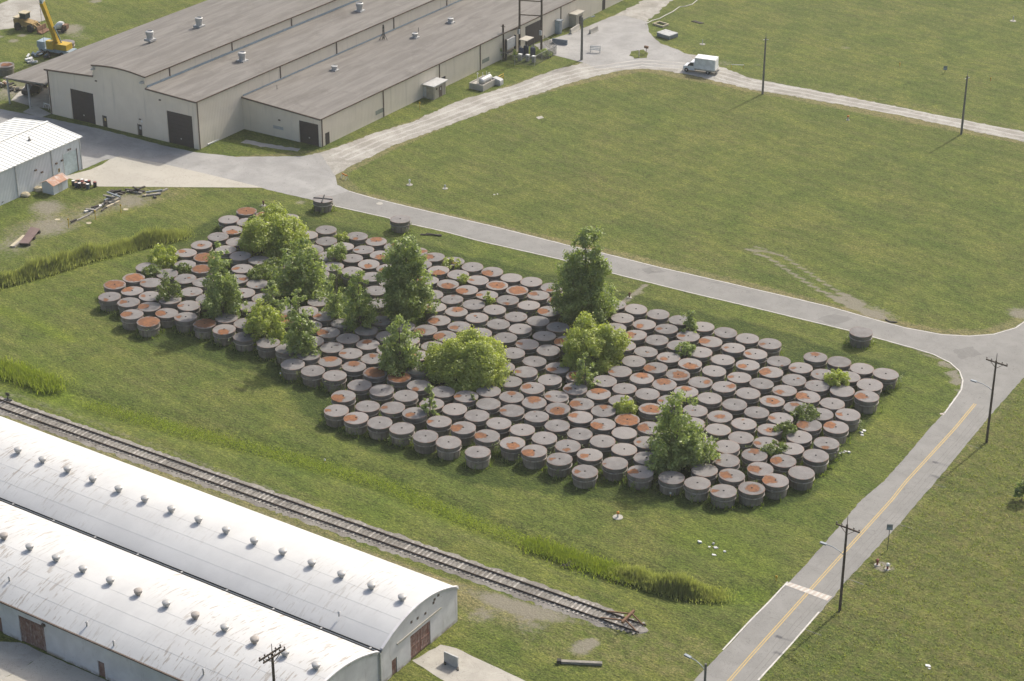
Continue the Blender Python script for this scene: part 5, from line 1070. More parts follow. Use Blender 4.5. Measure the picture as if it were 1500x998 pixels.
MB().box(-.15, .15, -1.6, 1.6, 2.0, 3.9).build('panel', 'light_grey', ct)
for y in (-1.6, 1.6): MB().box(-.2, .2, y-.1, y+.1, 0, 4.1).build('post', 'black_iron', ct)
MB().box(-.2, .2, -1.7, 1.7, 1.2, 1.4).build('lower_rail', 'black_iron', ct)
plain('transformer_blue', (0.035, 0.045, 0.085), .5)
for i, (px, py) in enumerate(((763, 85), (770.5, 82), (780.5, 84))):
    t = thing('transformer', ['dark transformer at the left of the three in the substation', 'dark transformer in the middle of the three', 'dark transformer at the right of the three'][i], 'transformer', (*g(px, py), 0), 0, 'transformers in the substation')
    MB().lathe([(.42, .2), (.48, .3), (.48, 1.8), (.40, 1.95), (.1, 2.0)], 16).build('tank', 'transformer_blue', t, True)
    for a in range(0, 360, 60): c, s = math.cos(R(a)), math.sin(R(a)); MB().bar((.48*c, .48*s, .5), (.48*c, .48*s, 1.7), .12).build('fin', 'transformer_blue', t)
    for q in (-.2, .2): MB().lathe([(.06, 1.95), (.09, 2.1), (.06, 2.3), (.03, 2.45)], 8, (q, 0)).build('bushing', 'light_grey', t)
    MB().box(-.5, .5, -.5, .5, 0, .2).build('plinth', 'slab', t)
for i, (px, py) in enumerate(((762, 89), (773, 90), (782, 92))):
    t = thing('meter_cabinet', ['small pale cabinet at the left of the fence front', 'small pale cabinet in the middle of the fence front', 'small pale cabinet at the right of the fence front'][i], 'cabinet', (*g(px, py), 0), 0, 'pale cabinets in the substation')
    MB().box(-.32, .32, -.25, .25, .1, 1.25).build('housing', 'light_grey', t); MB().box(-.36, .36, -.29, .29, 1.25, 1.33).build('top', 'white_paint', t); MB().box(-.25, .25, -.27, -.25, .2, 1.15).build('door', 'galvanised', t)
t = thing('lean_to', 'small pale shelter roof in the substation', 'shelter', (*g(771, 80), 0), R(2)); MB().box(-.9, .9, -1.3, 1.3, 3.1, 3.22).build('roof', 'concrete_pad', t)
for x_ in (-.8, .8):
    for y in (-1.2, 1.2): MB().box(x_-.05, x_+.05, y-.05, y+.05, 0, 3.1).build('post', 'black_iron', t)
tn = NT('chain_link'); v = tn.coord(); s_ = tn.sep(v)
k1 = tn.math('ABSOLUTE', tn.math('SINE', tn.math('MULTIPLY', tn.math('ADD', tn.math('ADD', s_[0], s_[1]), s_[2]), 24.0))); k2 = tn.math('ABSOLUTE', tn.math('SINE', tn.math('MULTIPLY', tn.math('SUBTRACT', tn.math('ADD', s_[0], s_[1]), s_[2]), 24.0)))
tn.bsdf((0.12, 0.12, 0.12), .6, .3, None, .3, tn.math('LESS_THAN', tn.math('MINIMUM', k1, k2), .38)); M['chain_link'] = tn.m
fp = [np.array(g(*q)) for q in ((735, 90), (754, 96), (783, 97), (815, 80), (796, 65))]
fe = thing('chain_link_fence', 'chain link fence around the substation yard', 'fence', (*fp[0], 0))
for a_, b_ in zip(fp[:-1], fp[1:]):
    a0, b0 = a_-fp[0], b_-fp[0]; n = max(1, int(np.linalg.norm(b0-a0)/2.5))
    for k in range(n): q = a0+(b0-a0)*k/n; MB().tube([(q[0], q[1], 0), (q[0], q[1], 1.95)], .035, 6).build('post', 'galvanised', fe)
    MB().add([(a0[0], a0[1], .05), (b0[0], b0[1], .05), (b0[0], b0[1], 1.85), (a0[0], a0[1], 1.85)], [(0, 1, 2, 3)]).build('mesh_panel', 'chain_link', fe); MB().tube([(a0[0], a0[1], 1.88), (b0[0], b0[1], 1.88)], .025, 6).build('top_rail', 'galvanised', fe)
for lab, b, t_, w_ in (('dark column of ivy at the left corner of the substation', (732.5, 88), 66, 7), ('bushy weeds at the front of the substation', (754, 93), 72, 8), ('weeds along the right side of the substation fence', (798, 84), 75, 20)):
    tree('shrub', lab, 'shrub', b, t_, w_, 'poplar' if w_ < 10 else 'loose', .14, 6, 'poplar_leaf', 0, 'weeds in the substation')
# jersey barriers, barricade, small brick porch, cabinet
def barrier(lab, p0, p1, mat='slab', h=.95):
    a0, b0 = np.array(g(*p0)), np.array(g(*p1)); L = np.linalg.norm(b0-a0); t = thing('concrete_barrier', lab, 'barrier', (*a0, 0), math.atan2(*(b0-a0)[::-1]), 'concrete barriers by the factory')
    MB().extr([(-.32, 0), (-.32, .08), (-.2, .3), (-.12, h), (.12, h), (.2, .3), (.32, .08), (.32, 0)], 0, L, 'x').build('block', mat, t); return t
plain('grey_blue', (0.19, 0.215, 0.235), .8)
barrier('blue-grey concrete barrier nearest the substation', (809, 63), (831, 66), 'grey_blue'); barrier('pale concrete barrier before the brick porch', (835.5, 50), (848, 42)); barrier('pale concrete barrier at the yard edge right of the thick pole', (864, 50), (875, 45))
t = thing('barricade', 'white folding barricade standing in the asphalt yard', 'barricade', (*g(872, 77), 0), R(20))
for z in (.45, .8, 1.1): MB().box(-1.1, 1.1, -.03, .03, z, z+.2).build('board', 'white_paint', t)
for x_ in (-.9, .9):
    for q in (-.35, .35): MB().bar((x_, q, 0), (x_, q*.1, 1.3), .06).build('leg', 'light_grey', t)
bp = thing('entrance_porch', 'small tan porch with a flat pale roof at the factory side', 'porch', (*g(843, 37.5), 0), R(1))
MB().box(-1.6, .9, -1.3, 1.3, 0, 2.6).build('wall', 'brick_tan', bp); MB().box(-1.7, 1.2, -1.6, 1.6, 2.603, 2.8).build('roof', 'concrete_pad', bp); d = MB().box(.9, .94, -.2, .8, 0, 2.05).build('door', 'dark_door', bp); MB().box(.94, .96, .05, .5, 1.1, 1.8).build('pane', 'glass_dark', d)
t = thing('steel_cabinet', 'tall blue-grey steel cabinet against the factory wall', 'cabinet', (*g(818, 49), 0), R(1)); MB().box(-.5, .5, -.5, .5, 0, 2.6).build('housing', 'steel_blue', t); MB().box(-.55, .75, -.6, .6, 2.6, 2.75).build('hood', 'grey_blue', t); MB().box(.5, .54, -.4, .4, .1, 2.4).build('door', 'grey_blue', t)
t = thing('sign_post', 'wooden post standing on the small traffic island', 'post', (*g(936, 84), 0)); MB().tube([(0, 0, 0), (0, 0, 1.3)], .09, 6).build('post', 'concrete_pad', t); MB().box(-.12, .12, -.12, .12, 1.3, 1.4).build('cap', 'slab', t)
t = thing('mailbox', 'dark red box on a post on the traffic island', 'box', (*g(946.5, 79), 0)); MB().tube([(0, 0, 0), (0, 0, 1.1)], .06, 6).build('post', 'brown_trim', t); MB().box(-.4, .4, -.15, .15, 1.1, 1.55).build('housing', 'rusty_iron', t)
# timber frame, crate, planks, hose
worn('grey_timber', (0.20, 0.185, 0.16), (0.30, 0.28, 0.245), .95, 1.5, 8); worn('dark_timber', (0.045, 0.04, 0.036), (0.085, 0.075, 0.065), .95, 1.5, 8); worn('pale_wood', (0.40, 0.34, 0.22), (0.46, 0.41, 0.30), .9, 1.5, 8)
t = thing('wooden_crate', 'empty pale open wooden crate lying on the far field', 'crate', (*g(968, 37), 0), R(-12))
for q in ((-1.3, 1.3, -1.0, -.8), (-1.3, 1.3, .8, 1.0), (-1.3, -1.1, -.8, .8), (1.1, 1.3, -.8, .8)): MB().box(*q, 0, .35).build('side_board', 'pale_wood', t)
t = thing('crate_stack', 'low pale crate with loose boards on top by the asphalt yard', 'crate', (*g(977.5, 54), 0), R(-12)); MB().box(-1.6, 1.6, -1.3, 1.3, .12, .75).build('crate_body', 'grey_blue', t)
for k in range(7): MB().box(-1.6+k*.46, -1.22+k*.46, -1.35, 1.35, .753, .80+random.random()*.08).build('board', 'light_grey', t)
for y in (-1.1, 0, 1.1): MB().box(-1.6, 1.6, y-.08, y+.08, 0, .12).build('skid', 'grey_timber', t)
t = thing('plank_pile', 'short dark planks lying on the far field', 'planks', (*g(1022, 33), 0), R(-8))
for k in range(3): MB().box(-1.3+k*.15, 1.1+k*.1, -.4+k*.28, -.16+k*.28, 0.0, .12).build('plank', 'dark_timber', t)
hs = gl([(946, 36), (955, 31), (966, 28), (975, 23), (985, 18), (995, 11), (1004, 10), (1014, 7), (1021, 1), (1032, -8)]); t = thing('hose', 'pale hose winding over grass from the yard to the top edge', 'hose', (*hs[0], 0)); MB().tube([(x_-hs[0][0], y-hs[0][1], .09) for x_, y in hs], .09, 6).build('hose_length', 'line_white', t, True)
for i, (px, py, lab) in enumerate(((1384, 107, 'small blue sign on a post in the far field'), (1300, 806, 'blue and white road sign beside the right-hand road'))):
    p = g(px, py); h = hgt(p, 97 if i == 0 else 768); t = thing('sign', lab, 'sign', (*p, 0), R(30)); MB().tube([(0, 0, 0), (0, 0, h)], .04, 6).build('post', 'black_iron', t); MB().box(-.35, .35, -.06, -.045, h-.75, h).build('panel', 'lamp_metal', t)
    MB().box(-.28, .28, -.066, -.061, h-.68, h-.42).build('panel_band', 'steel_blue', t)
def post_thing(name, lab, cat, px, h, r, mat, base=None, cap=None):
    t = thing(name, lab, cat, (*g(*px), 0)); MB().tube([(0, 0, 0), (0, 0, h)], r, 8).build('post', mat, t, True)
    if base: MB().lathe([(base, 0), (base, .05), (base*.9, .07)], 14).build('base', 'slab', t)
    if cap: MB().lathe([(r*1.5, h-.25), (r*1.5, h), (r*.6, h+.08)], 10).build('cap', cap, t)
    return t
post_thing('well_post', 'white capped well post on a pad before the front tanks', 'well post', (905, 758), .75, .11, 'light_grey', .62, 'orange_paint')
post_thing('well_post', 'taller white well post near the track corner', 'well post', (600, 271), .9, .1, 'white_paint', .5, 'white_paint'); post_thing('well_post', 'shorter grey well post near the track corner', 'well post', (652, 276.5), .6, .1, 'light_grey', .45, 'light_grey')
post_thing('well_post', 'pale well post on a pad in the far field behind the truck', 'well post', (1029, 65), .9, .08, 'light_grey', .55); post_thing('hydrant', 'small pale hydrant in the field below the gravel track', 'hydrant', (1242, 176), .8, .13, 'light_grey', .3, 'orange_paint')
post_thing('well_post', 'pale posts far off at the top right', 'well post', (1484, 31), 1.0, .1, 'light_grey', .6)
for lab, px in (('yellow marker post by the crossing stripe', (1137, 851)), ('yellow marker stake beside the gravel track near the hut', (615, 162)), ('yellow marker at the back left corner of the tanks', (439, 328)), ('orange marker in the far field left of the blue sign', (1318, 97)), ('orange marker in the far field at the right', (1451, 119)), ('yellow stake in the lumber area, tallest', (177.5, 313)), ('yellow stake below the lumber pile', (140, 322)), ('yellow stake left of the lumber pile end', (101, 334))):
    h = 1.6 if 'stake' in lab else .7; t = post_thing('marker_post', lab, 'marker', px, h, .05, 'yellow_paint' if 'orange' not in lab else 'orange_paint'); MB().box(-.12, .12, -.06, .06, h-.3, h-.05).build('flag', 'yellow_paint', t)
for lab, px in (('left', (411, 551)), ('second', (476, 678)), ('third', (612, 659)), ('fourth', (845, 709)), ('fifth', (982, 727)), ('sixth', (1067, 742))):
    t = post_thing('marker_stake', 'small yellow stake at the front row of tanks, %s from left' % lab.replace('left', 'first'), 'stake', px, .55, .05, 'yellow_paint'); MB().box(-.09, .09, -.05, .05, .3, .55).build('flag', 'white_paint', t)
for lab, px, r_ in (('yellow lid on the ground right of the lumber pile', (184, 307), .42), ('pale yellow lid on the ground below the lumber pile', (130, 327), .42), ('pale lid on the ground left of the lumber pile', (84, 322), .42)):
    t = thing('drum_lid', lab, 'lid', (*g(*px), 0)); MB().lathe([(r_, 0), (r_, .05), (r_*.9, .07), (r_*.88, .05)], 16).build('lid', 'pale_wood', t)
for lab, px in (('pale tarp bundle at the foot of the white metal building, nearer the shed', (57, 279)), ('pale tarp bundle at the foot of the white metal building, farther from the shed', (37, 287))):
    t = thing('tarp_bundle', lab, 'tarp', (*g(*px), 0)); m = MB(); m.lathe([(.85, 0), (.9, .25), (.7, .5), (.3, .6), (.02, .62)], 11); m.v = [(x_*1.1+random.gauss(0, .06), y*.8+random.gauss(0, .06), max(0, z+random.gauss(0, .05))) for x_, y, z in m.v]; m.build('bundle', 'pale_wood', t, True)
# shed, barrels
worn('rust_roof', (0.36, 0.20, 0.13), (0.42, 0.36, 0.32), .8, .9, 6, 0, .2, .2, ((2.5, .3, 1), (0.55, 0.50, 0.46), .8)); 
sp0 = np.array(g(79, 286)); sa = np.array(g(100, 275))-sp0; t = thing('garden_shed', 'small white shed with a rusty streaked gable roof by the metal building', 'shed', (*sp0, 0), math.atan2(sa[1], sa[0]))
LS = float(np.linalg.norm(sa)); WS = 2.3
MB().extr([(0, 0), (WS, 0), (WS, 1.7), (WS/2, 2.25), (0, 1.7)], 0, LS, 'x').build('wall', 'white_siding', t)
for s in (0, 1):
    yo, yi = (-.25, WS/2) if s == 0 else (WS+.25, WS/2); zo = 1.62; MB().add([(-.2, yo, zo), (LS+.2, yo, zo), (LS+.2, yi, 2.33), (-.2, yi, 2.33), (-.2, yo, zo-.07), (LS+.2, yo, zo-.07), (LS+.2, yi, 2.26), (-.2, yi, 2.26)], [(0, 1, 2, 3), (7, 6, 5, 4), (0, 4, 5, 1), (0, 3, 7, 4), (1, 5, 6, 2)]).build('roof_slope', 'rust_roof', t)
MB().box(LS*.35, LS*.6, -.03, -.005, .1, 1.6).build('door', 'light_grey', t)
plain('drum_black', (0.025, 0.027, 0.03), .5); plain('drum_red', (0.23, 0.06, 0.05), .5); plain('drum_blue', (0.05, 0.07, 0.10), .5); plain('drum_brown', (0.16, 0.09, 0.06), .6)
dm = {}
def drum(mat):
    if mat not in dm: dm[mat] = MB().lathe([(.28, 0), (.29, .02), (.29, .28), (.30, .30), (.29, .32), (.29, .58), (.30, .60), (.29, .62), (.29, .87), (.27, .88), (.26, .86)], 16)
    return dm[mat]
DR = [(108, 272, 'drum_black', 'white_paint'), (112, 274.5, 'drum_blue', 'rust_roof'), (117, 275.5, 'drum_black', 'white_paint'), (121, 273, 'drum_brown', 'drum_red'), (124.5, 275.5, 'drum_brown', 'rust_roof'), (127, 271.5, 'drum_blue', 'white_paint'), (129, 277, 'drum_blue', 'white_paint'), (131, 272, 'drum_black', 'drum_red'), (139.5, 274, 'drum_black', 'drum_red'), (115, 270.5, 'drum_black', 'rust_roof'), (121, 270, 'drum_brown', 'white_paint')]
for k, (px, py, mt, top) in enumerate(DR):
    t = thing('steel_drum', ['black drum with white lid nearest the shed', 'blue drum with rusty lid second from the shed', 'black drum with white lid third along the front', 'brown drum with red lid in the middle of the group', 'brown drum with rusty lid in the front row', 'blue drum with white lid in the back row', 'blue drum with white lid foremost of the group', 'black drum with red lid at the right of the group', 'single black drum with red lid standing apart at right', 'black drum with rusty lid at the back near the shed', 'brown drum with white lid at the back'][k], 'drum', (*g(px, py), 0), 0, 'steel drums beside the shed')
    drum(mt).build('drum_body', mt, t, True); MB().lathe([(.265, .86), (.265, .885), (.02, .89)], 16).build('drum_lid', top, t)
# lumber piles and steel beam
def pile(name, lab, cat, px, items, mat):
    t = thing(name, lab, cat, (*g(*px), 0))
    for a0, b0, z, w_, m_ in items:
        p0 = np.array(g(*a0)); p1 = np.array(g(*b0)); o_ = np.array(g(*px)); MB().bar((*(p0-o_), z), (*(p1-o_), z+random.uniform(-.04, .06)), w_, w_*.7).build('beam', m_ or mat, t)
    return t
pile('timber_pile', 'dark railway timbers lying at the concrete apron edge, left heap', 'timber', (173, 283), [((160, 281.5), (180, 285.5), .12, .35, None), ((163, 280.5), (184, 283.5), .15, .3, None), ((166, 284), (178, 282), .4, .28, None)], 'dark_timber')
pile('timber_pile', 'dark crossed railway timbers, middle heap at the apron edge', 'timber', (198, 281), [((184, 278.5), (212, 282), .12, .35, None), ((190, 284), (213, 277.5), .42, .3, None), ((186, 281), (208, 284.5), .15, .3, 'grey_timber'), ((195, 279), (205, 283.5), .6, .26, None)], 'dark_timber')
pile('timber_pile', 'grey beams stacked crosswise, right heap at the apron edge', 'timber', (226, 284), [((209, 288), (236, 285), .12, .34, None), ((228, 286), (245, 277.5), .14, .32, None), ((214, 285.5), (238, 282), .42, .3, 'grey_blue'), ((212, 288.5), (220, 282), .2, .22, 'pale_wood'), ((226, 288.5), (228, 291), .1, .35, 'dark_timber')], 'grey_timber')
pile('timber_pile', 'big heap of broken grey beams in the lumber area', 'timber', (162, 295), [((150, 302), (166, 291), .15, .45, 'grey_timber'), ((154, 299), (172, 290), .6, .35, 'grey_blue'), ((160, 300), (176, 293), .3, .4, 'grey_timber'), ((152, 294), (170, 297), .9, .3, 'grey_timber'), ((156, 305), (175, 296), .15, .35, 'pale_wood'), ((149, 310), (162, 298), .12, .3, 'dark_timber'), ((158, 291), (177, 298), 1.1, .28, 'grey_blue'), ((155, 303), (158, 293), .6, .3, 'dark_timber')], 'grey_timber')
pile('timber_pile', 'pale broken boards and dark beam left of the big heap', 'timber', (136, 308), [((124, 312), (137, 307), .12, .45, 'line_white'), ((136, 306), (149, 303), .14, .5, 'white_paint'), ((130, 315), (148, 304), .12, .3, 'grey_timber'), ((134, 308), (145, 305), .45, .3, 'dark_timber'), ((126, 309), (140, 311), .3, .3, 'grey_timber')], 'grey_timber')
pile('timber_pile', 'long thin grey timber running from the heap towards the left', 'timber', (115, 323), [((105, 327), (128, 317), .10, .28, None), ((104, 327.5), (112, 324), .25, .3, 'dark_timber'), ((120, 320), (131, 315.5), .12, .24, None)], 'grey_timber')
pile('timber_pile', 'pale timber lying beside the brown steel plate', 'timber', (27, 355), [((17, 363), (36, 347), .12, .5, 'pale_wood'), ((20, 363), (38, 348.5), .12, .4, 'grey_timber')], 'grey_timber')
worn('brown_plate', (0.125, 0.085, 0.078), (0.16, 0.112, 0.10), .8, 1, 7)
q = [np.array(g(*p)) for p in ((28.5, 361), (42, 361.5), (59, 340), (46, 337))]; c0 = sum(q)/4; t = thing('steel_deck', 'brown steel deck panel raised on dark bearers at the left', 'steel panel', (*c0, 0))
MB().prism([tuple(x_-c0) for x_ in q], .42, .56).build('deck', 'brown_plate', t)
for f in (.08, .5, .92): a0 = q[0]+(q[3]-q[0])*f-c0; b0 = q[1]+(q[2]-q[1])*f-c0; MB().bar((*a0, .21), (*(b0+(b0-a0)*.1), .21), .3, .42).build('bearer', 'dark_timber', t)
pile('timber_pile', 'two dark steel bars on the verge behind the back tanks', 'steel bars', (632, 345), [((616, 344.5), (646, 345), .1, .22, None), ((624, 343.5), (647, 346.5), .16, .2, None)], 'dark_timber')
pile('timber_pile', 'dark angled bar lying at the road edge of the big field', 'steel bar', (1304, 471), [((1297, 469), (1304, 472.5), .08, .2, None), ((1303, 472), (1314, 473), .08, .2, None)], 'dark_timber')
pile('timber_pile', 'grey squared log lying on dry grass near the track end', 'log', (848, 973), [((816, 971), (882, 974.5), .16, .4, None), ((816, 971.5), (822, 971.5), .28, .5, 'dark_timber')], 'grey_timber')
pile('timber_pile', 'dead brown branches beside the shallow ditch', 'branches', (833, 829), [((820, 830), (846, 826), .08, .1, None), ((826, 832), (850, 824), .12, .08, None), ((823, 827), (838, 832), .1, .08, None), ((830, 829), (842, 822), .25, .06, None)], 'dark_timber')
# concrete slab leaning block on the drive
t = thing('concrete_block', 'pale concrete panel standing upright on the warehouse drive', 'panel', (*g(661, 976), 0)); a0 = np.array(g(651, 970))-np.array(g(661, 976)); b0 = np.array(g(671, 979))-np.array(g(661, 976))
MB().bar((*a0, .7), (*b0, .7), .16, 1.36).build('panel', 'light_grey', t); MB().bar((*(b0*.95), .08), (*(b0*.95+np.array([.3, -.4])), .08), .2, .16).build('foot', 'dark_timber', t); MB().bar((*(a0*.9), .08), (*(a0*.9+np.array([.3, -.4])), .08), .2, .16).build('foot', 'dark_timber', t)
# litter on the grass, hydrants
for lab, px, n in (('white broken debris lying in the grass near the reeds', (1043, 800), 6), ('white broken plastic frame beside the right-hand tanks', (1241, 665), 4), ('smaller white plastic scrap beside the right-hand tanks', (1263.5, 634.5), 3), ('flat white scrap lying in the big field', (725, 284.7), 2), ('small white scrap in the rough field', (1361, 978), 2)):
    t = thing('debris', lab, 'debris', (*g(*px), 0))
    for k in range(n):
        x_, y = random.gauss(0, .13*n), random.gauss(0, .13*n); nv = random.randint(4, 6); rr_ = random.uniform(.14, .34); a0 = random.uniform(0, 6)
        MB().prism([(x_+rr_*random.uniform(.6, 1.3)*math.cos(a0+6.283*q/nv), y+.7*rr_*random.uniform(.6, 1.3)*math.sin(a0+6.283*q/nv)) for q in range(nv)], .02, random.uniform(.05, .2)).build('scrap', 'white_paint' if k % 3 else 'light_grey', t)
for lab, px, mt in (('dark red hydrant on the bare patch right of the road', (1285, 828), 'drum_red'), ('small white-topped post on the bare patch right of the road', (1300, 834), 'drum_red'), ('rusty post at the dirt patch behind the tallest poplar', (922, 436), 'rusty_iron'), ('rusty post on bare ground behind the back left tanks', (386, 301), 'rusty_iron')):
    post_thing('hydrant', lab, 'hydrant', px, .75, .12, mt, .35, 'white_paint' if 'white' in lab else mt)
t = thing('sawhorse', 'small orange and white sawhorse at the track corner', 'sawhorse', (*g(505, 262), 0), R(-15)); MB().box(-.7, .7, -.05, .05, .6, .8).build('board', 'orange_paint', t)
for x_ in (-.6, .6):
    for q in (-.3, .3): MB().bar((x_, q, 0), (x_, 0, .7), .06).build('leg', 'white_paint', t)
t = thing('barrier_rail', 'white yellow-tipped pole rail behind the box truck', 'rail', (*g(1080, 101), 0), R(25)); MB().tube([(-1.2, 0, .8), (1.2, 0, .8)], .06, 6).build('rail', 'white_paint', t)
for x_ in (-1.1, 1.1): MB().tube([(x_, 0, 0), (x_, 0, .85)], .05, 6).build('post', 'yellow_paint', t)
post_thing('concrete_stub', 'dark round manhole stub in the road behind the back tanks', 'manhole', (556, 298.5), .04, .55, 'slab'); 
t = thing('manhole_cover', 'dark manhole cover in the road by the big field', 'manhole cover', (*g(960, 396), .028)); MB().lathe([(.7, 0), (.7, .015), (.6, .02)], 20).build('cover', 'tar', t)
# ---------------------------------------------------------------- crane, loader and scrap beyond the factory
cp = np.array(g(86, 80, 0)); t = thing('crane', 'yellow truck crane with its boom raised behind the factory canopy', 'crane', (*cp, 0), R(10))
MB().box(-3.6, 3.4, -1.2, 1.2, .75, 1.25).build('carrier', 'steel_blue', t); MB().box(-3.9, -2.3, -1.15, 1.15, 1.25, 2.5).build('cab', 'steel_blue', t); MB().box(-3.93, -3.0, -.9, .9, 1.8, 2.4).build('cab_window', 'glass_dark', t)
MB().box(-.9, 2.6, -1.0, 1.0, 1.3, 2.4).build('turntable_housing', 'yellow_paint', t); MB().box(-1.5, -.1, -1.6, -.7, 1.4, 3.0).build('operator_cab', 'yellow_paint', t)
for x_ in (-2.9, -1.6, 1.6, 2.8):
    for s in (-1, 1): MB(lambda q, x_=x_, s=s: (x_+q[0], s*1.1+q[2], .5+q[1])).lathe([(.25, -.16), (.5, -.16), (.5, .16), (.25, .16)], 14).build('wheel', 'tyre', t, True)
tip = np.array(g(61.5, 4, 11.5)); dd_ = tip-np.array(fx((0, 0, 0))[:2]); w0 = np.array([0.0, 0.0, 2.2])
ca, sa_ = math.cos(R(-10)), math.sin(R(-10)); tv = tip-cp; tl = np.array([tv[0]*ca-tv[1]*sa_, tv[0]*sa_+tv[1]*ca, 11.5]); e = w0+(tl-w0)*1.7
MB().bar(tuple(w0), tuple(tl), .75, .85).build('boom', 'yellow_paint', t); MB().bar(tuple(tl), tuple(e), .5, .6).build('boom_extension', 'steel_blue', t)
MB().tube([(.8, .5, 1.6), tuple(w0+(tl-w0)*.42+np.array([.5, .2, 0]))], .14, 8).build('lift_cylinder', 'steel_blue', t); MB().tube([tuple(tl+np.array([-.6, .1, 0])), (tl[0]-.6, tl[1]+.1, 2.6)], .03, 5).build('hoist_cable', 'black_iron', t)
worn('loader_yellow', (0.30, 0.20, 0.07), (0.22, 0.15, 0.07), .7, 1, 6)
lp = g(44, 44); t = thing('wheel_loader', 'dirty yellow wheel loader parked on the far road', 'wheel loader', (*lp, 0), R(8))
MB().extr([(-3.0, .9), (-3.1, 2.1), (-.8, 2.35), (-.6, 1.9), (1.4, 1.7), (1.6, .8)], -.95, .95, 'y').build('body', 'loader_yellow', t); MB().box(-1.6, -.2, -.75, .75, 2.3, 3.4).build('cab', 'glass_dark', t); MB().box(-1.75, -.05, -.9, .9, 3.4, 3.55).build('cab_roof', 'pale_wood', t); MB().box(-3.2, -2.0, -.9, .9, 2.3, 2.45).build('hood', 'pale_wood', t)
for x_ in (-2.0, 1.0):
    for s in (-1, 1): MB(lambda q, x_=x_, s=s: (x_+q[0], s*1.15+q[2], .75+q[1])).lathe([(.35, -.25), (.7, -.27), (.77, -.15), (.77, .15), (.7, .27), (.35, .25)], 16).build('wheel', 'tyre', t, True)
for s in (-.6, .6): MB().bar((.8, s, 1.7), (2.9, s, .7), .2, .35).build('lift_arm', 'loader_yellow', t)
MB().extr([(2.7, .15), (3.9, .10), (3.95, .2), (3.0, .45), (2.9, 1.3), (2.75, 1.35)], -1.4, 1.4, 'y').build('bucket', 'rusty_iron', t)
t = thing('cement_mixer', 'white and black machine standing behind the crane boom', 'machine', (*g(88, 46), 0), R(20)); m = MB(lambda q: (q[2]*.8, q[0], 1.2+q[1]+q[2]*.3)); m.lathe([(.3, -1.2), (.75, -.5), (.8, .2), (.45, 1.1)], 14); m.build('drum', 'white_paint', t, True)
MB().box(-1.3, 1.2, -.6, .6, .4, .6).build('chassis', 'black_iron', t)
for x_ in (-.9, .9):
    for s in (-1, 1): MB(lambda q, x_=x_, s=s: (x_+q[0], s*.7+q[2], .4+q[1])).lathe([(.15, -.1), (.4, -.1), (.4, .1), (.15, .1)], 12).build('wheel', 'tyre', t)
MB().box(.8, 1.7, -.6, .6, .6, 1.5).build('engine_cover', 'rusty_iron', t)
for px, py, lab in ((8, 95, 'rusty tank standing alone beyond the factory canopy'), (97, 62, 'dark tank beyond the factory roof behind the crane')):
    p = g(px, py, 1.75); t = thing('storage_tank', lab, 'tank', (*p, 0), 0, 'lone tanks beyond the factory')
    for nme in ('skirt', 'flange', 'body', 'clamp', 'lid'):
        o = TP[nme].copy(); COL.objects.link(o); o.parent = t
        if nme == 'lid': o['rust_r'] = 1.0 if px < 20 else -2.0; o['rust_x'] = .2; o['rust_y'] = 0.0; o.location = (0, 0, 1.75)
def scrap(lab, px, n, sp, mats):
    t = thing('scrap_pile', lab, 'scrap', (*g(*px), 0))
    for k in range(n):
        x_, y, a = random.gauss(0, sp), random.gauss(0, sp*.7), random.uniform(0, 3.1); L, z = random.uniform(.4, 1.5), random.uniform(.1, .5); MB().bar((x_-L*math.cos(a)/2, y-L*math.sin(a)/2, z), (x_+L*math.cos(a)/2, y+L*math.sin(a)/2, z+random.uniform(-.05, .3)), random.uniform(.15, .6), random.uniform(.1, .4)).build('scrap_piece', random.choice(mats), t)
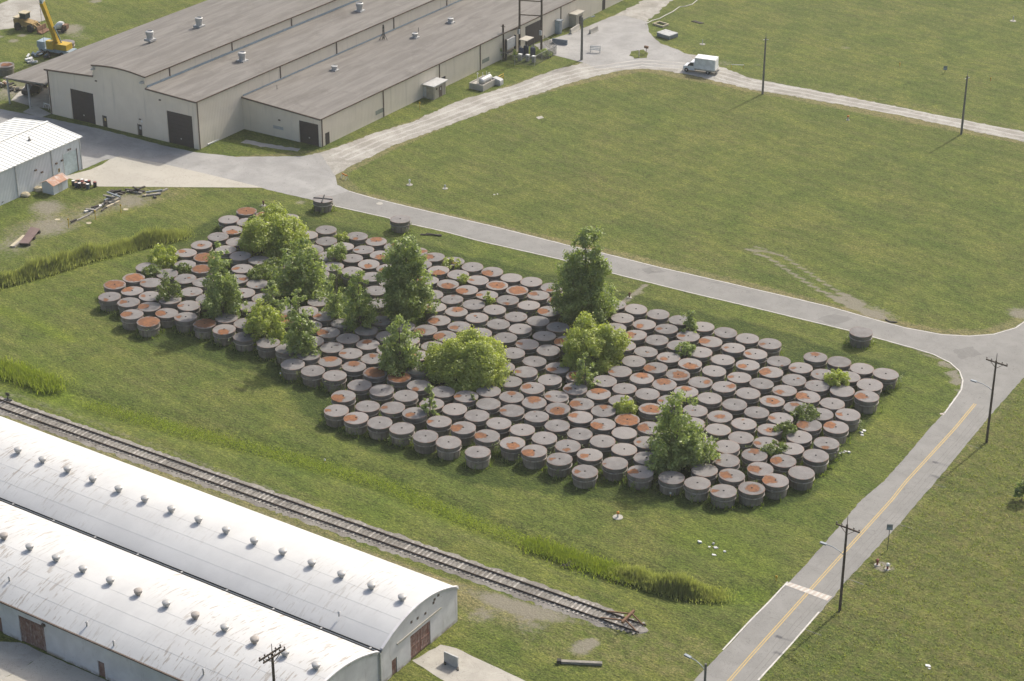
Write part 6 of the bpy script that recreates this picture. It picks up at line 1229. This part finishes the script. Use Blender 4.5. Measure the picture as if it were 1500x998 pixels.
scrap('blue and white scrap heap left of the crane', (58, 83), 12, .9, ['steel_blue', 'white_paint', 'dark_timber']); scrap('mixed scrap on bare ground left of the canopy', (8, 128), 14, 1.6, ['dark_timber', 'pale_wood', 'rusty_iron', 'light_grey'])
scrap('dark scrap beside the canopy post', (25, 133), 7, .8, ['black_iron', 'dark_timber']); scrap('white odds and ends by the canopy eave', (48, 92), 6, .7, ['white_paint', 'light_grey'])
scrap('small pale junk on bare ground by the white metal building', (8, 297), 6, .6, ['light_grey', 'dark_timber', 'steel_blue'])
for k, (px, py, lab) in enumerate(((46, 138, 'dark covered machine parked under the factory canopy, nearest'), (56, 130, 'dark covered machine parked under the factory canopy, middle'), (64, 124, 'dark covered machine parked under the factory canopy, farthest'))):
    t = thing('covered_machine', lab, 'machine', (*g(px, py), 0), R(90), 'machines under the canopy'); MB().extr([(-1.6, .35), (-1.6, 1.2), (-.7, 1.3), (-.4, 1.9), (.9, 1.9), (1.5, 1.2), (1.6, .35)], -.8, .8, 'y').build('body', 'grey_blue' if k == 1 else 'black_iron', t)
    for x_ in (-1, 1):
        for s in (-1, 1): MB(lambda q, x_=x_, s=s: (x_+q[0], s*.75+q[2], .38+q[1])).lathe([(.15, -.12), (.38, -.12), (.38, .12), (.15, .12)], 12).build('wheel', 'tyre', t)
t = thing('sawhorse', 'white sawhorse at the canopy corner of the factory', 'sawhorse', (*g(69, 159), 0), R(-5)); MB().box(-.8, .8, -.05, .05, .75, .95).build('board', 'white_paint', t)
for x_ in (-.7, .7):
    for q in (-.3, .3): MB().bar((x_, q, 0), (x_, 0, .85), .06).build('leg', 'white_paint', t)

# ---------------------------------------------------------------- summer haze: one closed box of air round camera, ground and everything on it
hz = NT('haze_air'); hv = hz.n('ShaderNodeVolumePrincipled'); hv.inputs['Color'].default_value = (0.93, 0.93, 0.90, 1); hv.inputs['Density'].default_value = 0.00011; hv.inputs['Anisotropy'].default_value = 0.25
hz.link(hv.outputs[0], hz.out.inputs['Volume']); M['haze_air'] = hz.m
hb = MB().box(-6500, 6500, -6500, 8500, -1.6, 134.0).build('haze', 'haze_air'); hb['kind'] = 'stuff'; hb['label'] = 'thin pale summer haze over the whole site'
sc.cycles.volume_bounces = 1
